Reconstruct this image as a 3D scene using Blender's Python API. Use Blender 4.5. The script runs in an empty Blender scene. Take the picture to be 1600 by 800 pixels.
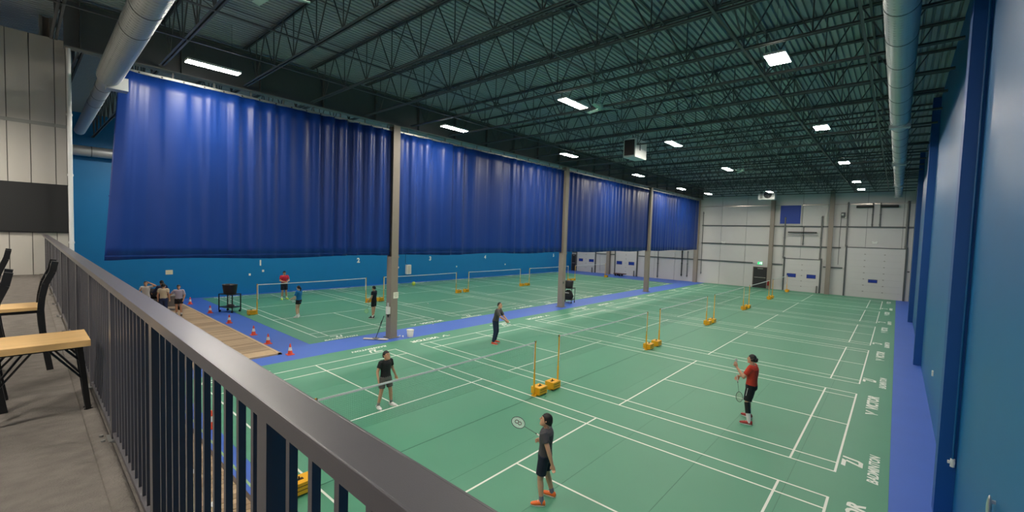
import bpy, math, random
from mathutils import Vector, Matrix
random.seed(7)
S = bpy.context.scene
COL = S.collection
PI = math.pi
R = math.radians

# ------------------------------------------------------------------ camera, world, exposure
cam_d = bpy.data.cameras.new('camera')
cam = bpy.data.objects.new('camera', cam_d)
COL.objects.link(cam)
cam.location = (7.363, -13.655, 4.478)
cam.rotation_euler = (1.5214, -0.0312, 0.7227)
cam_d.sensor_width = 36.0
cam_d.lens = 684.04 / 1600 * 36
cam_d.clip_start = 0.03
cam_d.clip_end = 200
S.camera = cam

world = bpy.data.worlds.new('world')
S.world = world
world.use_nodes = True
world.node_tree.nodes['Background'].inputs[0].default_value = (0.5, 0.55, 0.6, 1)
world.node_tree.nodes['Background'].inputs[1].default_value = 0.02

vs = S.view_settings
vs.view_transform = 'Standard'
vs.look = 'None'
vs.gamma = 1.0
vs.use_curve_mapping = False
vs.exposure = 0.0
LIGHT = 198.0            # radiance of the LED panels

# ------------------------------------------------------------------ helpers
def lin(c):
    return tuple((v / 255 / 12.92) if v / 255 <= 0.04045 else ((v / 255 + 0.055) / 1.055) ** 2.4 for v in c)

MATS = {}
def mat(name, rgb, rough=0.6, metal=0.0, var=0.0, scale=6.0, bump=0.0, bscale=60.0, spec=0.5, stretch=None, emit=None, alpha=None, coat=0.0):
    if name in MATS:
        return MATS[name]
    m = bpy.data.materials.new(name)
    m.use_nodes = True
    nt = m.node_tree
    b = nt.nodes['Principled BSDF']
    c = lin(rgb)
    b.inputs['Base Color'].default_value = (*c, 1)
    b.inputs['Roughness'].default_value = rough
    b.inputs['Metallic'].default_value = metal
    b.inputs['Specular IOR Level'].default_value = spec
    if coat:
        b.inputs['Coat Weight'].default_value = coat
        b.inputs['Coat Roughness'].default_value = 0.25
    if emit:
        b.inputs['Emission Color'].default_value = (*lin(emit[0]), 1)
        b.inputs['Emission Strength'].default_value = emit[1]
    if var or bump:
        tc = nt.nodes.new('ShaderNodeTexCoord')
        src = tc.outputs['Object']
        if stretch:
            mp = nt.nodes.new('ShaderNodeMapping')
            mp.inputs['Scale'].default_value = stretch
            nt.links.new(src, mp.inputs['Vector'])
            src = mp.outputs['Vector']
        if var:
            n = nt.nodes.new('ShaderNodeTexNoise')
            n.inputs['Scale'].default_value = scale
            n.inputs['Detail'].default_value = 4
            nt.links.new(src, n.inputs['Vector'])
            mx = nt.nodes.new('ShaderNodeMix')
            mx.data_type = 'RGBA'
            mx.inputs['A'].default_value = (*[max(0, v * (1 - var)) for v in c], 1)
            mx.inputs['B'].default_value = (*[min(1, v * (1 + var)) for v in c], 1)
            nt.links.new(n.outputs['Fac'], mx.inputs['Factor'])
            nt.links.new(mx.outputs['Result'], b.inputs['Base Color'])
        if bump:
            n2 = nt.nodes.new('ShaderNodeTexNoise')
            n2.inputs['Scale'].default_value = bscale
            n2.inputs['Detail'].default_value = 3
            nt.links.new(src, n2.inputs['Vector'])
            bp = nt.nodes.new('ShaderNodeBump')
            bp.inputs['Strength'].default_value = bump
            bp.inputs['Distance'].default_value = 0.01
            nt.links.new(n2.outputs['Fac'], bp.inputs['Height'])
            nt.links.new(bp.outputs['Normal'], b.inputs['Normal'])
    MATS[name] = m
    return m

def frame_of(d):
    d = Vector(d).normalized()
    a = Vector((0, 0, 1)) if abs(d.z) < 0.9 else Vector((1, 0, 0))
    u = a.cross(d).normalized()
    return u, d.cross(u).normalized(), d

class MB:
    """collects shapes into one mesh"""
    def __init__(s):
        s.v = []; s.f = []; s.sm = []
    def add(s, vs_, fs, smooth=False):
        o = len(s.v)
        s.v += [tuple(p) for p in vs_]
        s.f += [tuple(i + o for i in f) for f in fs]
        s.sm += [smooth] * len(fs)
        return s
    def box(s, a, b):
        x0, y0, z0 = a; x1, y1, z1 = b
        if x0 > x1: x0, x1 = x1, x0
        if y0 > y1: y0, y1 = y1, y0
        if z0 > z1: z0, z1 = z1, z0
        return s.add([(x0, y0, z0), (x1, y0, z0), (x1, y1, z0), (x0, y1, z0), (x0, y0, z1), (x1, y0, z1), (x1, y1, z1), (x0, y1, z1)],
                     [(3, 2, 1, 0), (4, 5, 6, 7), (0, 1, 5, 4), (1, 2, 6, 5), (2, 3, 7, 6), (3, 0, 4, 7)])
    def bar(s, p0, p1, w, h=None, up=None):
        h = h or w
        p0 = Vector(p0); p1 = Vector(p1)
        u, n, d = frame_of(p1 - p0)
        if up is not None:
            n = Vector(up); u = d.cross(n).normalized(); n = u.cross(d).normalized()
        vs_ = []
        for p in (p0, p1):
            for a, b in ((-1, -1), (1, -1), (1, 1), (-1, 1)):
                vs_.append(p + u * (a * w / 2) + n * (b * h / 2))
        return s.add(vs_, [(3, 2, 1, 0), (4, 5, 6, 7), (0, 1, 5, 4), (1, 2, 6, 5), (2, 3, 7, 6), (3, 0, 4, 7)])
    def cone(s, p0, p1, r0, r1, n=12, cap=True, smooth=True):
        p0 = Vector(p0); p1 = Vector(p1)
        u, w, d = frame_of(p1 - p0)
        vs_ = []
        for p, r in ((p0, r0), (p1, r1)):
            for i in range(n):
                a = 2 * PI * i / n
                vs_.append(p + u * (math.cos(a) * r) + w * (math.sin(a) * r))
        s.add(vs_, [(i, (i + 1) % n, n + (i + 1) % n, n + i) for i in range(n)], smooth)
        if cap:
            s.add(vs_, [tuple(range(n - 1, -1, -1)), tuple(range(n, 2 * n))])
        return s
    def cyl(s, p0, p1, r, n=12, cap=True):
        return s.cone(p0, p1, r, r, n, cap)
    def tube(s, pts, r, n=8, closed=False):
        pts = [Vector(p) for p in pts]
        m = len(pts); vs_ = []
        prev = None
        for i, p in enumerate(pts):
            if closed:
                d = pts[(i + 1) % m] - pts[i - 1]
            else:
                d = pts[min(i + 1, m - 1)] - pts[max(i - 1, 0)]
            d.normalize()
            if prev is None:
                u, w, _ = frame_of(d)
            else:
                u = (prev - d * prev.dot(d)).normalized(); w = d.cross(u)
            prev = u
            rr = r[i] if isinstance(r, (list, tuple)) else r
            for k in range(n):
                a = 2 * PI * k / n
                vs_.append(p + u * (math.cos(a) * rr) + w * (math.sin(a) * rr))
        fs = []
        for i in range(m if closed else m - 1):
            j = (i + 1) % m
            fs += [(i * n + k, i * n + (k + 1) % n, j * n + (k + 1) % n, j * n + k) for k in range(n)]
        s.add(vs_, fs, True)
        if not closed:
            s.add(vs_, [tuple(range(n - 1, -1, -1)), tuple(range((m - 1) * n, m * n))])
        return s
    def rings(s, rings, n=16, cap=True, smooth=True):
        """rings: (centre, ax, ay, rx, ry)"""
        vs_ = []
        for c, ax, ay, rx, ry in rings:
            c = Vector(c); ax = Vector(ax); ay = Vector(ay)
            for k in range(n):
                a = 2 * PI * k / n
                vs_.append(c + ax * (math.cos(a) * rx) + ay * (math.sin(a) * ry))
        m = len(rings)
        fs = []
        for i in range(m - 1):
            fs += [(i * n + k, i * n + (k + 1) % n, (i + 1) * n + (k + 1) % n, (i + 1) * n + k) for k in range(n)]
        s.add(vs_, fs, smooth)
        if cap:
            s.add(vs_, [tuple(range(n - 1, -1, -1)), tuple(range((m - 1) * n, m * n))])
        return s
    def ball(s, c, r, n=14, m=9):
        c = Vector(c)
        r = r if isinstance(r, (list, tuple)) else (r, r, r)
        vs_ = [c + Vector((0, 0, -r[2]))]
        for j in range(1, m):
            t = -PI / 2 + PI * j / m
            for k in range(n):
                a = 2 * PI * k / n
                vs_.append(c + Vector((math.cos(a) * math.cos(t) * r[0], math.sin(a) * math.cos(t) * r[1], math.sin(t) * r[2])))
        vs_.append(c + Vector((0, 0, r[2])))
        fs = [(0, 1 + (k + 1) % n, 1 + k) for k in range(n)]
        for j in range(m - 2):
            fs += [(1 + j * n + k, 1 + j * n + (k + 1) % n, 1 + (j + 1) * n + (k + 1) % n, 1 + (j + 1) * n + k) for k in range(n)]
        last = len(vs_) - 1
        fs += [(last, 1 + (m - 2) * n + k, 1 + (m - 2) * n + (k + 1) % n) for k in range(n)]
        return s.add(vs_, fs, True)
    def capsule(s, p0, p1, r0, r1, n=12):
        p0 = Vector(p0); p1 = Vector(p1)
        u, w, d = frame_of(p1 - p0)
        rg = []
        for k in range(1, 4):
            a = PI / 2 * (1 - k / 3) if k < 3 else 0
            rg.append((p0 - d * (r0 * math.sin(a)), u, w, r0 * math.cos(a), r0 * math.cos(a)))
        for k in range(0, 3):
            a = PI / 2 * k / 3
            rg.append((p1 + d * (r1 * math.sin(a)), u, w, r1 * math.cos(a), r1 * math.cos(a)))
        return s.rings(rg, n)
    def prism(s, pts, z0, z1):
        """polygon in xy extruded in z"""
        n = len(pts)
        vs_ = [(x, y, z0) for x, y in pts] + [(x, y, z1) for x, y in pts]
        return s.add(vs_, [tuple(range(n - 1, -1, -1)), tuple(range(n, 2 * n))] + [(i, (i + 1) % n, n + (i + 1) % n, n + i) for i in range(n)])
    def mesh(s, name):
        me = bpy.data.meshes.new(name)
        me.from_pydata(s.v, [], s.f)
        me.polygons.foreach_set('use_smooth', s.sm)
        me.update()
        return me
    def build(s, name, m=None, parent=None, loc=None, rot=None):
        me = s.mesh(name)
        return link(name, me, m, parent, loc, rot)

def link(name, me, m=None, parent=None, loc=None, rot=None):
    o = bpy.data.objects.new(name, me)
    COL.objects.link(o)
    if m is not None and me is not None and not me.materials:
        me.materials.append(m)
    if parent is not None:
        o.parent = parent
    if loc is not None:
        o.location = loc
    if rot is not None:
        o.rotation_euler = rot
    return o

def tag(o, label=None, cat=None, group=None, kind=None):
    if label: o['label'] = label
    if cat: o['category'] = cat
    if group: o['group'] = group
    if kind: o['kind'] = kind
    return o

def thing(name, label, cat, loc=(0, 0, 0), rz=0.0, group=None, kind=None):
    o = bpy.data.objects.new(name, None)
    o.empty_display_size = 0.1
    COL.objects.link(o)
    o.location = loc
    o.rotation_euler = (0, 0, rz)
    return tag(o, label, cat, group, kind)

def struct(name, mb, m, parent=None, label=None):
    o = mb.build(name, m, parent)
    if parent is None:
        o['kind'] = 'structure'
    if label: o['label'] = label
    return o

def text_mesh(body, size, name, depth=0.0015, bold=0.0, shear=0.0, sx=1.0):
    cu = bpy.data.curves.new(name, 'FONT')
    cu.body = body
    cu.size = size
    cu.align_x = 'CENTER'
    cu.align_y = 'CENTER'
    cu.extrude = depth
    cu.offset = bold
    cu.shear = shear
    cu.resolution_u = 3
    ob = bpy.data.objects.new(name, cu)
    COL.objects.link(ob)
    ob.scale = (sx, 1, 1)
    dg = bpy.context.evaluated_depsgraph_get()
    me = bpy.data.meshes.new_from_object(ob.evaluated_get(dg))
    if sx != 1.0:
        me.transform(Matrix.Diagonal((sx, 1, 1, 1)))
    bpy.data.objects.remove(ob)
    bpy.data.curves.remove(cu)
    me.materials.clear()
    return me

ORD = ['first', 'second', 'third', 'fourth', 'fifth', 'sixth', 'seventh', 'eighth', 'ninth', 'tenth', 'eleventh', 'twelfth', 'thirteenth',
       'fourteenth', 'fifteenth', 'sixteenth', 'seventeenth', 'eighteenth', 'nineteenth', 'twentieth', 'twenty-first', 'twenty-second', 'twenty-third', 'twenty-fourth', 'twenty-fifth']

# ------------------------------------------------------------------ materials
M_BLUEFLOOR = mat('blue_floor_paint', (62, 102, 192), 0.5, var=0.06, scale=1.2, bump=0.03, bscale=90)
M_GREEN = mat('green_court_mat', (80, 146, 116), 0.48, var=0.05, scale=0.8, bump=0.05, bscale=240)
M_GREENDK = mat('green_mat_joint', (38, 96, 74), 0.6)
M_LINE = mat('white_line_paint', (232, 236, 226), 0.5, var=0.03, scale=4)
M_WALLR = mat('blue_block_wall_paint', (2, 96, 150), 0.46, var=0.05, scale=2, bump=0.05, bscale=60, spec=0.55)
M_PILSHADE = mat('navy_pilaster_paint', (4, 74, 142), 0.5, var=0.04, scale=3)  # wall blue with the shade on the pilaster faces put into the colour
M_WALLL = mat('bright_blue_wall_paint', (2, 120, 182), 0.5, var=0.04, scale=2)
M_PANEL = mat('white_insulated_panel', (196, 194, 192), 0.55, var=0.02, scale=3)
M_PANELW = mat('warm_white_liner_panel', (190, 186, 178), 0.55, var=0.03, scale=2)
M_STEEL = mat('grey_painted_steel', (112, 112, 110), 0.55, var=0.05, scale=8)
M_STEELDK = mat('dark_grey_steel', (80, 84, 86), 0.55, var=0.06, scale=6)
M_DECK = mat('galvanised_roof_deck', (160, 168, 167), 0.5, metal=0.0, var=0.05, scale=2)
M_JOIST = mat('charcoal_joist_paint', (84, 86, 86), 0.55, var=0.08, scale=5)
M_DUCT = mat('galvanised_duct', (182, 187, 188), 0.44, metal=0.6, var=0.06, scale=4)
M_RING = mat('duct_sealant', (98, 102, 104), .6)
M_CURTAIN = mat('blue_vinyl_curtain', (9, 50, 124), 0.42, spec=0.4, var=0.05, scale=3, stretch=(1, 1, 0.2), bump=0.12, bscale=10)
M_COLUMN = mat('taupe_column_paint', (140, 130, 120), 0.6, var=0.05, scale=5)
M_RAIL = mat('grey_powder_coat', (82, 80, 84), 0.32, var=0.03, scale=20, bump=0.04, bscale=500)
M_CARPET = mat('grey_loop_carpet', (112, 107, 102), 0.95, var=0.34, scale=7, bump=1.0, bscale=80, spec=0.1, stretch=(1.7, 1, 1))
M_WOOD = mat('light_ash_wood', (206, 168, 112), 0.45, var=0.2, scale=3, stretch=(14, 1, 14))
M_PLANK = mat('tan_deck_plank', (176, 150, 116), 0.55, var=0.16, scale=4, stretch=(12, 1, 12))
M_BLACK = mat('black_metal', (20, 21, 22), 0.45)
M_RUBBER = mat('black_rubber', (16, 16, 17), 0.8)
M_YELLOW = mat('yellow_post_paint', (240, 178, 34), 0.4, var=0.04, scale=8)
M_WHITE = mat('white_plastic', (228, 228, 222), 0.5)
M_NET = mat('dark_net_cord', (44, 52, 48), 0.8)
M_LED = mat('led_panel', (255, 255, 255), 0.5, emit=((255, 246, 232), LIGHT))
M_FIX = mat('white_fixture_body', (220, 220, 216), 0.5)

# ------------------------------------------------------------------ floor and court markings
XL, XR, YN, YF = -24.6, 8.27, -19.0, 34.6
mb = MB().box((XL, YN, -0.2), (XR, YF, 0.0))
floor = struct('floor', mb, M_BLUEFLOOR)
GX0, GX1, GY0, GY1 = -7.75, 7.49, -10.77, YF            # right court mats
LX0, LX1, LY0, LY1 = -24.15, -9.45, -6.2, 30.6          # left court mats
MB().box((GX0, GY0, 0), (GX1, GY1, 0.001)).build('mat_underlay', M_GREENDK, floor)
MB().box((LX0, LY0, 0), (LX1, LY1, 0.001)).build('mat_underlay', M_GREENDK, floor)
edges = [GX0] + [0.045 + 1.5 * k for k in range(-5, 5) if GX0 < 0.045 + 1.5 * k < GX1] + [GX1]
for a, b in zip(edges[:-1], edges[1:]):
    ga = 0.011 if abs(a - 0.045) < .01 else 0.003
    gb = 0.011 if abs(b - 0.045) < .01 else 0.003
    MB().box((a + ga, GY0, 0.001), (b - gb, GY1, 0.004)).build('court_mat', M_GREEN, floor)
edges = [LX0] + [-16.95 + 1.5 * k for k in range(-5, 6) if LX0 + .3 < -16.95 + 1.5 * k < LX1 - .3] + [LX1]
for a, b in zip(edges[:-1], edges[1:]):
    MB().box((a + 0.003, LY0, 0.001), (b - 0.003, LY1, 0.004)).build('court_mat', M_GREEN, floor)

RC = [-7.23, 0.0, 7.352, 14.704, 22.242, 29.634]
LCX = -16.986
LC = [-2.486 + 7.33 * k for k in range(5)]
LW = 0.04
ME_LINES = {}
def line_mesh(dx, dy):
    k = (round(dx, 3), round(dy, 3))
    if k not in ME_LINES:
        me = MB().box((-dx / 2, -dy / 2, 0), (dx / 2, dy / 2, 0.0012)).mesh('court_line')
        me.materials.append(M_LINE)
        ME_LINES[k] = me
    return ME_LINES[k]
def court(cx, cy):
    L, W = 6.7, 3.05
    def ln(x0, y0, x1, y1):
        link('court_line', line_mesh(abs(x1 - x0), abs(y1 - y0)), None, floor, (cx + (x0 + x1) / 2, cy + (y0 + y1) / 2, 0.004))
    for s in (-1, 1):
        ln(-L, s * W - s * LW, L, s * W)                            # doubles side line
        ln(-L, s * (W - 0.46) - s * LW, L, s * (W - 0.46))          # singles side line
        ln(s * L - s * LW, -W, s * L, W)                            # back line
        ln(s * (L - 0.76) - s * LW, -W, s * (L - 0.76), W)          # long service line
        ln(s * 1.98, -W, s * (1.98 + LW), W)                        # short service line
        ln(s * 2.02, -LW / 2, s * L, LW / 2)                        # centre line
for cy in RC: court(0, cy)
for cy in LC: court(LCX, cy)

# lettering on the mats: a V mark with VICTOR, and an angular mark over BADMINTON
ME_VIC = text_mesh('VICTOR', 0.34, 'floor_lettering', bold=0.014, shear=0.25, sx=1.12)
ME_BAD = text_mesh('BADMINTON', 0.235, 'floor_lettering', bold=0.006, shear=0.28, sx=1.02)
for me in (ME_VIC, ME_BAD): me.materials.append(M_LINE)
vm = MB()
vm.prism([(-.17, .13), (-.06, .13), (.0, .0), (-.02, -.13), (-.05, -.13), (-.06, -.02)], 0, .0012)
vm.prism([(.03, .01), (.12, .13), (.2, .13), (.05, -.06)], 0, .0012)
ME_VMARK = vm.mesh('emblem'); ME_VMARK.materials.append(M_LINE)
zm = MB()
zm.prism([(-.25, .17), (.08, .17), (.03, .10), (-.28, .10)], 0, .0012)
zm.prism([(-.0, .10), (.075, .10), (-.08, -.17), (-.15, -.17)], 0, .0012)
zm.prism([(-.15, -.17), (.10, -.17), (.06, -.10), (-.12, -.10)], 0, .0012)
zm.prism([(.10, -.17), (.17, -.10), (.25, .17), (.18, .17), (.11, -.08), (.06, -.10)], 0, .0012)
ME_ZMARK = zm.mesh('emblem'); ME_ZMARK.materials.append(M_LINE)
def end_text(xc, cy, s):
    """s=+1: letters read along +y with tops towards -x; s=-1 turned half round"""
    rz = PI / 2 if s > 0 else -PI / 2
    def put(name, me, dx, dy):
        link(name, me, None, floor, (xc + s * dx, cy + s * dy, 0.0045), (0, 0, rz))
    put('floor_lettering', ME_VIC, 0.09, 2.43)
    put('emblem', ME_VMARK, 0.09, 1.40)
    put('emblem', ME_ZMARK, -0.09, -2.33)
    put('floor_lettering', ME_BAD, 0.26, -2.35)
for cy in RC:
    end_text(7.0, cy, 1)
    end_text(-7.07, cy, -1)
for cy in LC:
    end_text(LCX + 7.0 + 0.12, cy, 1)
    end_text(LCX - 6.93, cy, -1)
# pale line on the blue border in front of the boardwalk
MB().box((-8.4, -11.05, 0), (8.0, -11.01, 0.0015)).build('floor_line', mat('pale_green_line', (150, 186, 130), .5), floor)

# ------------------------------------------------------------------ walls
def wall_x(name, x0, x1, y0, y1, z1, m):
    return struct(name, MB().box((x0, y0, 0), (x1, y1, z1)), m)
wall_right = wall_x('wall_right', XR, XR + 0.25, YN, YF, 10.1, M_WALLR)
wall_left = wall_x('wall_left', XL - 0.25, XL, YN, YF, 10.1, M_WALLL)
wall_back = struct('wall_back', MB().box((XL - .25, YN - .25, 0), (XR + .25, YN, 10.1)), M_PANELW)
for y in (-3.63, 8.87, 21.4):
    MB().box((8.05, y, 0), (XR, y + 0.42, 10.0)).build('pilaster', M_PILSHADE, wall_right)
# conduit beside the nearest pilaster with a chrome fitting, and a door pull
MB().cyl((8.22, -3.70, 1.05), (8.22, -3.70, 8.6), 0.015, 10).build('conduit', mat('blue_conduit_paint', (10, 88, 140), .4), wall_right)
MB().cyl((8.22, -3.70, 0.95), (8.22, -3.70, 1.08), 0.03, 10).box((8.16, -3.72, 1.0), (8.25, -3.68, 1.04)).build('conduit_fitting', M_WHITE, wall_right)
MB().ball((8.225, -7.0, 1.80), (.022, .028, .13), 12, 10).box((8.23, -7.015, 1.72), (8.27, -6.985, 1.75)).box((8.23, -7.015, 1.85), (8.27, -6.985, 1.88)).build('wall_handle', mat('chrome', (210, 210, 210), .3, metal=.8), wall_right)
for y, z in ((2.6, 1.1), (9.6, 1.6), (22.3, 1.1)):
    MB().box((8.235, y - .04, z - .07), (8.27, y + .04, z + .07)).build('wall_outlet', M_WHITE, wall_right)
# numbers and small fittings on the left wall
for i, y in enumerate((-2.8, 4.3, 11.4, 18.5, 30.5)):
    me = text_mesh(str(i + 1), 0.5, 'court_number', bold=0.02)
    me.materials.append(M_WHITE)
    link('court_number', me, None, wall_left, (XL + .004, y, 2.03), (PI / 2, 0, PI / 2))
for y, z in ((-3.45, 1.29), (-2.64, 1.5), (8.0, 1.35), (14.6, 1.2), (21.6, 1.2)):
    MB().box((XL, y - .06, z - .07), (XL + .03, y + .06, z + .07)).build('wall_outlet', M_WHITE, wall_left)
o = MB().box((XL + .001, -7.87, 1.5), (XL + .012, -7.53, 1.76)).build('notice', mat('notice_paper', (226, 222, 190), .7))
tag(o, 'white paper notice on the blue wall above the people by the boardwalk', 'notice')
t = thing('wall_speaker', 'white box hanging by a cable on the blue wall behind the mop column', 'wall box', (XL + .12, 8.95, 1.15))
MB().box((-.12, -.22, -.4), (.12, .22, .4)).build('body', M_WHITE, t)
MB().box((.12, -.17, -.34), (.125, .17, .34)).build('front_panel', mat('grille_grey', (200, 198, 190), .6), t)
MB().tube([(0, -.1, .4), (0, -.3, .55), (0, -.32, 2.3)], .015, 6).build('cable', M_BLACK, t)

# far wall: insulated panels with open joints on a dark backing, girts, doors
wall_far = struct('wall_far', MB().box((XL - .25, YF + .06, 0), (XR + .25, YF + .3, 10.1)), mat('panel_joint_shadow', (92, 94, 94), .7))
seams = [XL] + [-22.73 + 2.333 * k for k in range(0, 14) if -22.73 + 2.333 * k < XR - .2] + [XR]
for a, b in zip(seams[:-1], seams[1:]):
    MB().box((a + .012, YF, 0), (b - .012, YF + .06, 8.0)).build('wall_panel', M_PANEL, wall_far)
    MB().box((a + .012, YF + .02, 8.03), (b - .012, YF + .06, 10.1)).build('wall_panel', M_PANEL, wall_far)
MB().box((-8.2, YF - .05, 7.98), (XR, YF + .02, 8.06)).build('trim_strip', mat('bright_steel_trim', (176, 172, 166), .3, metal=.8), wall_far)
def girt(x0, x1, z):
    MB().box((x0, YF - .09, z - .055), (x1, YF, z + .055)).build('girt', M_STEELDK, wall_far)
for x0, x1 in ((-8.3, 3.6), (3.6, XR)):
    girt(x0, x1, 6.05)
girt(-8.3, 3.6, 4.2)
for x0, x1 in ((-24.5, -23.9), (-20.9, -18.4), (-15.3, -3.3), (-1.95, -0.75), (2.4, 3.8), (8.05, 8.2)):
    girt(x0, x1, 2.42)
def far_column(x, w, z1, label):
    t = thing('wall_column', label, 'column', (x, YF - .2, 0), 0, 'steel columns along the far wall')
    MB().box((-w / 2, -.16, 0), (w / 2, -.14, z1)).build('flange', M_COLUMN, t)
    MB().box((-w / 2, .09, 0), (w / 2, .11, z1)).build('flange', M_COLUMN, t)
    MB().box((-.012, -.14, 0), (.012, .09, z1)).build('web_plate', M_COLUMN, t)
    MB().box((-w / 2 - .03, -.18, 0), (w / 2 + .03, .12, .02)).build('base_plate', M_COLUMN, t)
far_column(-1.78, .34, 9.3, 'taupe steel column on far wall just right of the black exit door')
far_column(2.8, .34, 9.3, 'taupe steel column on far wall between the two right dock doors')
far_column(-19.15, .42, 9.3, 'taupe steel column on far wall between the two left dock doors')
far_column(-8.75, .40, 9.3, 'taupe steel column on far wall where the blue floor strip ends')

def dock_door(n, x0, x1, z1, wins, label, sect=0.53):
    d = tag(bpy.data.objects.new('door_%d' % n, None), label, None, None, 'structure')
    COL.objects.link(d)
    d.location = (x0, YF, 0)
    w = x1 - x0
    k = max(1, round(z1 / sect)); h = z1 / k
    secmat = mat('dock_door_section', (202, 200, 198), .5, var=.02, scale=2)
    for i in range(k):
        MB().box((.04, -.055, i * h + .005), (w - .04, -.005, (i + 1) * h - .005)).build('door_section', secmat, d)
    for px in (0, w):
        MB().box((px - .06, -.13, 0), (px + .06, 0, z1 + .15)).build('door_track', M_STEELDK, d)
    MB().box((-.06, -.09, z1), (w + .06, 0, z1 + .06)).build('door_head', M_STEELDK, d)
    for a, b, za, zb in wins:
        MB().box((a - x0, -.065, za), (b - x0, -.054, zb)).build('window_pane', mat('blue_window_pane', (36, 58, 148), .25), d)
        MB().box((a - x0 - .03, -.062, za - .03), (b - x0 + .03, -.056, zb + .03)).build('window_frame', mat('pane_gasket', (60, 66, 100), .6), d)
    hx = [w / 2] if w < 3.3 else [w * .33, w * .66]
    for x in hx:
        for i in range(1, k):
            MB().box((x - .05, -.075, i * h - .035), (x + .05, -.05, i * h + .035)).build('hinge', mat('hinge_steel', (150, 146, 140), .5), d)
    return d
dock_door(1, -23.8, -21.03, 2.75, [(-23.45, -22.88, 1.33, 1.63), (-21.94, -21.3, 1.33, 1.63)], 'leftmost white sectional dock door with two blue panes')
dock_door(2, -18.3, -15.45, 2.95, [(-18.06, -17.4, 1.3, 1.64), (-16.5, -15.83, 1.3, 1.64)], 'white sectional dock door behind the flat dolly')
dock_door(3, -0.62, 2.24, 3.0, [(-.34, .34, 1.31, 1.61), (1.23, 1.88, 1.31, 1.61)], 'white sectional dock door right of the exit door, two blue panes')
dock_door(4, 4.0, 7.93, 4.25, [(5.64, 6.2, 1.33, 1.56)], 'tall white sectional dock door at right with one blue pane')
def man_door(n, x0, x1, z1, label):
    d = tag(bpy.data.objects.new('door_%d' % n, None), label, None, None, 'structure')
    COL.objects.link(d)
    d.location = (x0, YF, 0)
    w = x1 - x0
    MB().box((0, -.05, .01), (w, -.005, z1)).build('door_leaf', mat('black_door_paint', (40, 38, 40), .5), d)
    for a, b in ((-.06, 0), (w, w + .06)):
        MB().box((a, -.07, 0), (b, 0, z1 + .06)).build('door_jamb', mat('brown_door_frame', (110, 100, 92), .6), d)
    MB().box((0, -.07, z1), (w, 0, z1 + .06)).build('door_jamb', MATS['brown_door_frame'], d)
    MB().cyl((.08, -.1, 1.02), (w - .08, -.1, 1.02), .03, 8).build('push_bar', mat('steel_bar', (170, 168, 160), .35, metal=.8), d)
    MB().box((w * .3, -.09, z1 - .14), (w * .7, -.05, z1 - .08)).build('door_closer', MATS['steel_bar'], d)
man_door(5, -3.19, -2.03, 2.0, 'black exit door with push bar under the green exit sign')
man_door(6, -24.55, -23.98 + .02, 2.1, 'dark narrow door in the far left corner')
# exit sign
t = thing('exit_sign', 'green lit running-man exit sign above the black door', 'exit sign', (-2.66, YF - .06, 2.42))
MB().box((-.22, -.03, -.14), (.22, .05, .14)).build('housing', M_WHITE, t)
MB().box((-.205, -.036, -.125), (.205, -.03, .125)).build('sign_face', mat('exit_green', (30, 150, 90), .5, emit=((40, 190, 110), 1.6)), t)
sg = MB().ball((.06, -.04, .07), (.022, .008, .022), 8, 6)
sg.bar((.04, -.04, .04), (-.01, -.04, -.03), .035, .01).bar((-.01, -.04, -.03), (.04, -.04, -.09), .02, .01).bar((-.01, -.04, -.03), (-.07, -.04, -.07), .02, .01)
sg.bar((.04, -.04, .03), (.09, -.04, .0), .016, .01).bar((.03, -.04, .035), (-.04, -.04, .04), .016, .01)
sg.box((.11, -.041, -.1), (.16, -.037, .1))
sg.build('pictogram', mat('exit_white', (240, 255, 245), .5, emit=((230, 255, 240), 2.5)), t)
# blue square wall pad
t = thing('wall_fan_cover', 'square blue cover panel high on the far wall', 'panel', (-.36, YF - .06, 7.14))
MB().box((-.82, -.03, -.86), (.82, .05, .86)).build('panel', mat('royal_blue_cover', (28, 62, 150), .6, var=.05), t)
fr = MB()
for a, b in (((-.88, -.05, -.92), (-.82, .05, .92)), ((.82, -.05, -.92), (.88, .05, .92)), ((-.82, -.05, .86), (.82, .05, .92)), ((-.82, -.05, -.92), (.82, .05, -.86))):
    fr.box(a, b)
fr.build('frame', M_PANEL, t)
# emergency lights
for x, z, lb in ((-6.09, 4.3, 'white twin emergency light on the far wall left of the exit door'), (5.88, 4.72, 'white twin emergency light above the tall dock door')):
    t = thing('emergency_light', lb, 'emergency light', (x, YF - .05, z), 0, 'emergency lights on the far wall')
    MB().box((-.16, -.04, -.08), (.16, .05, .08)).build('housing', M_WHITE, t)
    for s in (-1, 1):
        MB().cone((s * .13, -.03, .1), (s * .13, -.12, .08), .03, .07, 10).build('lamp_head', M_WHITE, t)
# vertical pipes and brackets on the far wall
def far_pipe(x, z0, z1, r, label, m=M_STEELDK, extra=None):
    t = thing('wall_pipe', label, 'pipe', (x, YF - .1, 0), 0, 'pipes on the far wall')
    MB().cyl((0, 0, z0), (0, 0, z1), r, 8).build('pipe_run', m, t)
    for z in (z0 + .15, (z0 + z1) / 2, z1 - .15):
        MB().box((-r - .02, -r, z - .03), (r + .02, .1, z + .03)).build('bracket', m, t)
    if extra:
        extra(t)
far_pipe(-8.2, .9, 7.5, .035, 'thin dark pipe rising beside the last curtain')
far_pipe(-10.25, .5, 3.3, .05, 'dark pipe dropping to the floor left of the corner column', M_BLACK)
far_pipe(-9.65, .45, 3.3, .035, 'thin pipe with yellow tail beside the corner column')
far_pipe(-12.95, .1, 3.3, .045, 'slim pipe down the far wall beyond the third column')
far_pipe(-.73, 3.0, 6.9, .06, 'grey strut left of the bar above the dock door', M_STEEL)
far_pipe(.76, 4.3, 6.1, .045, 'grey strut in the middle above the dock door', M_STEEL)
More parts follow.
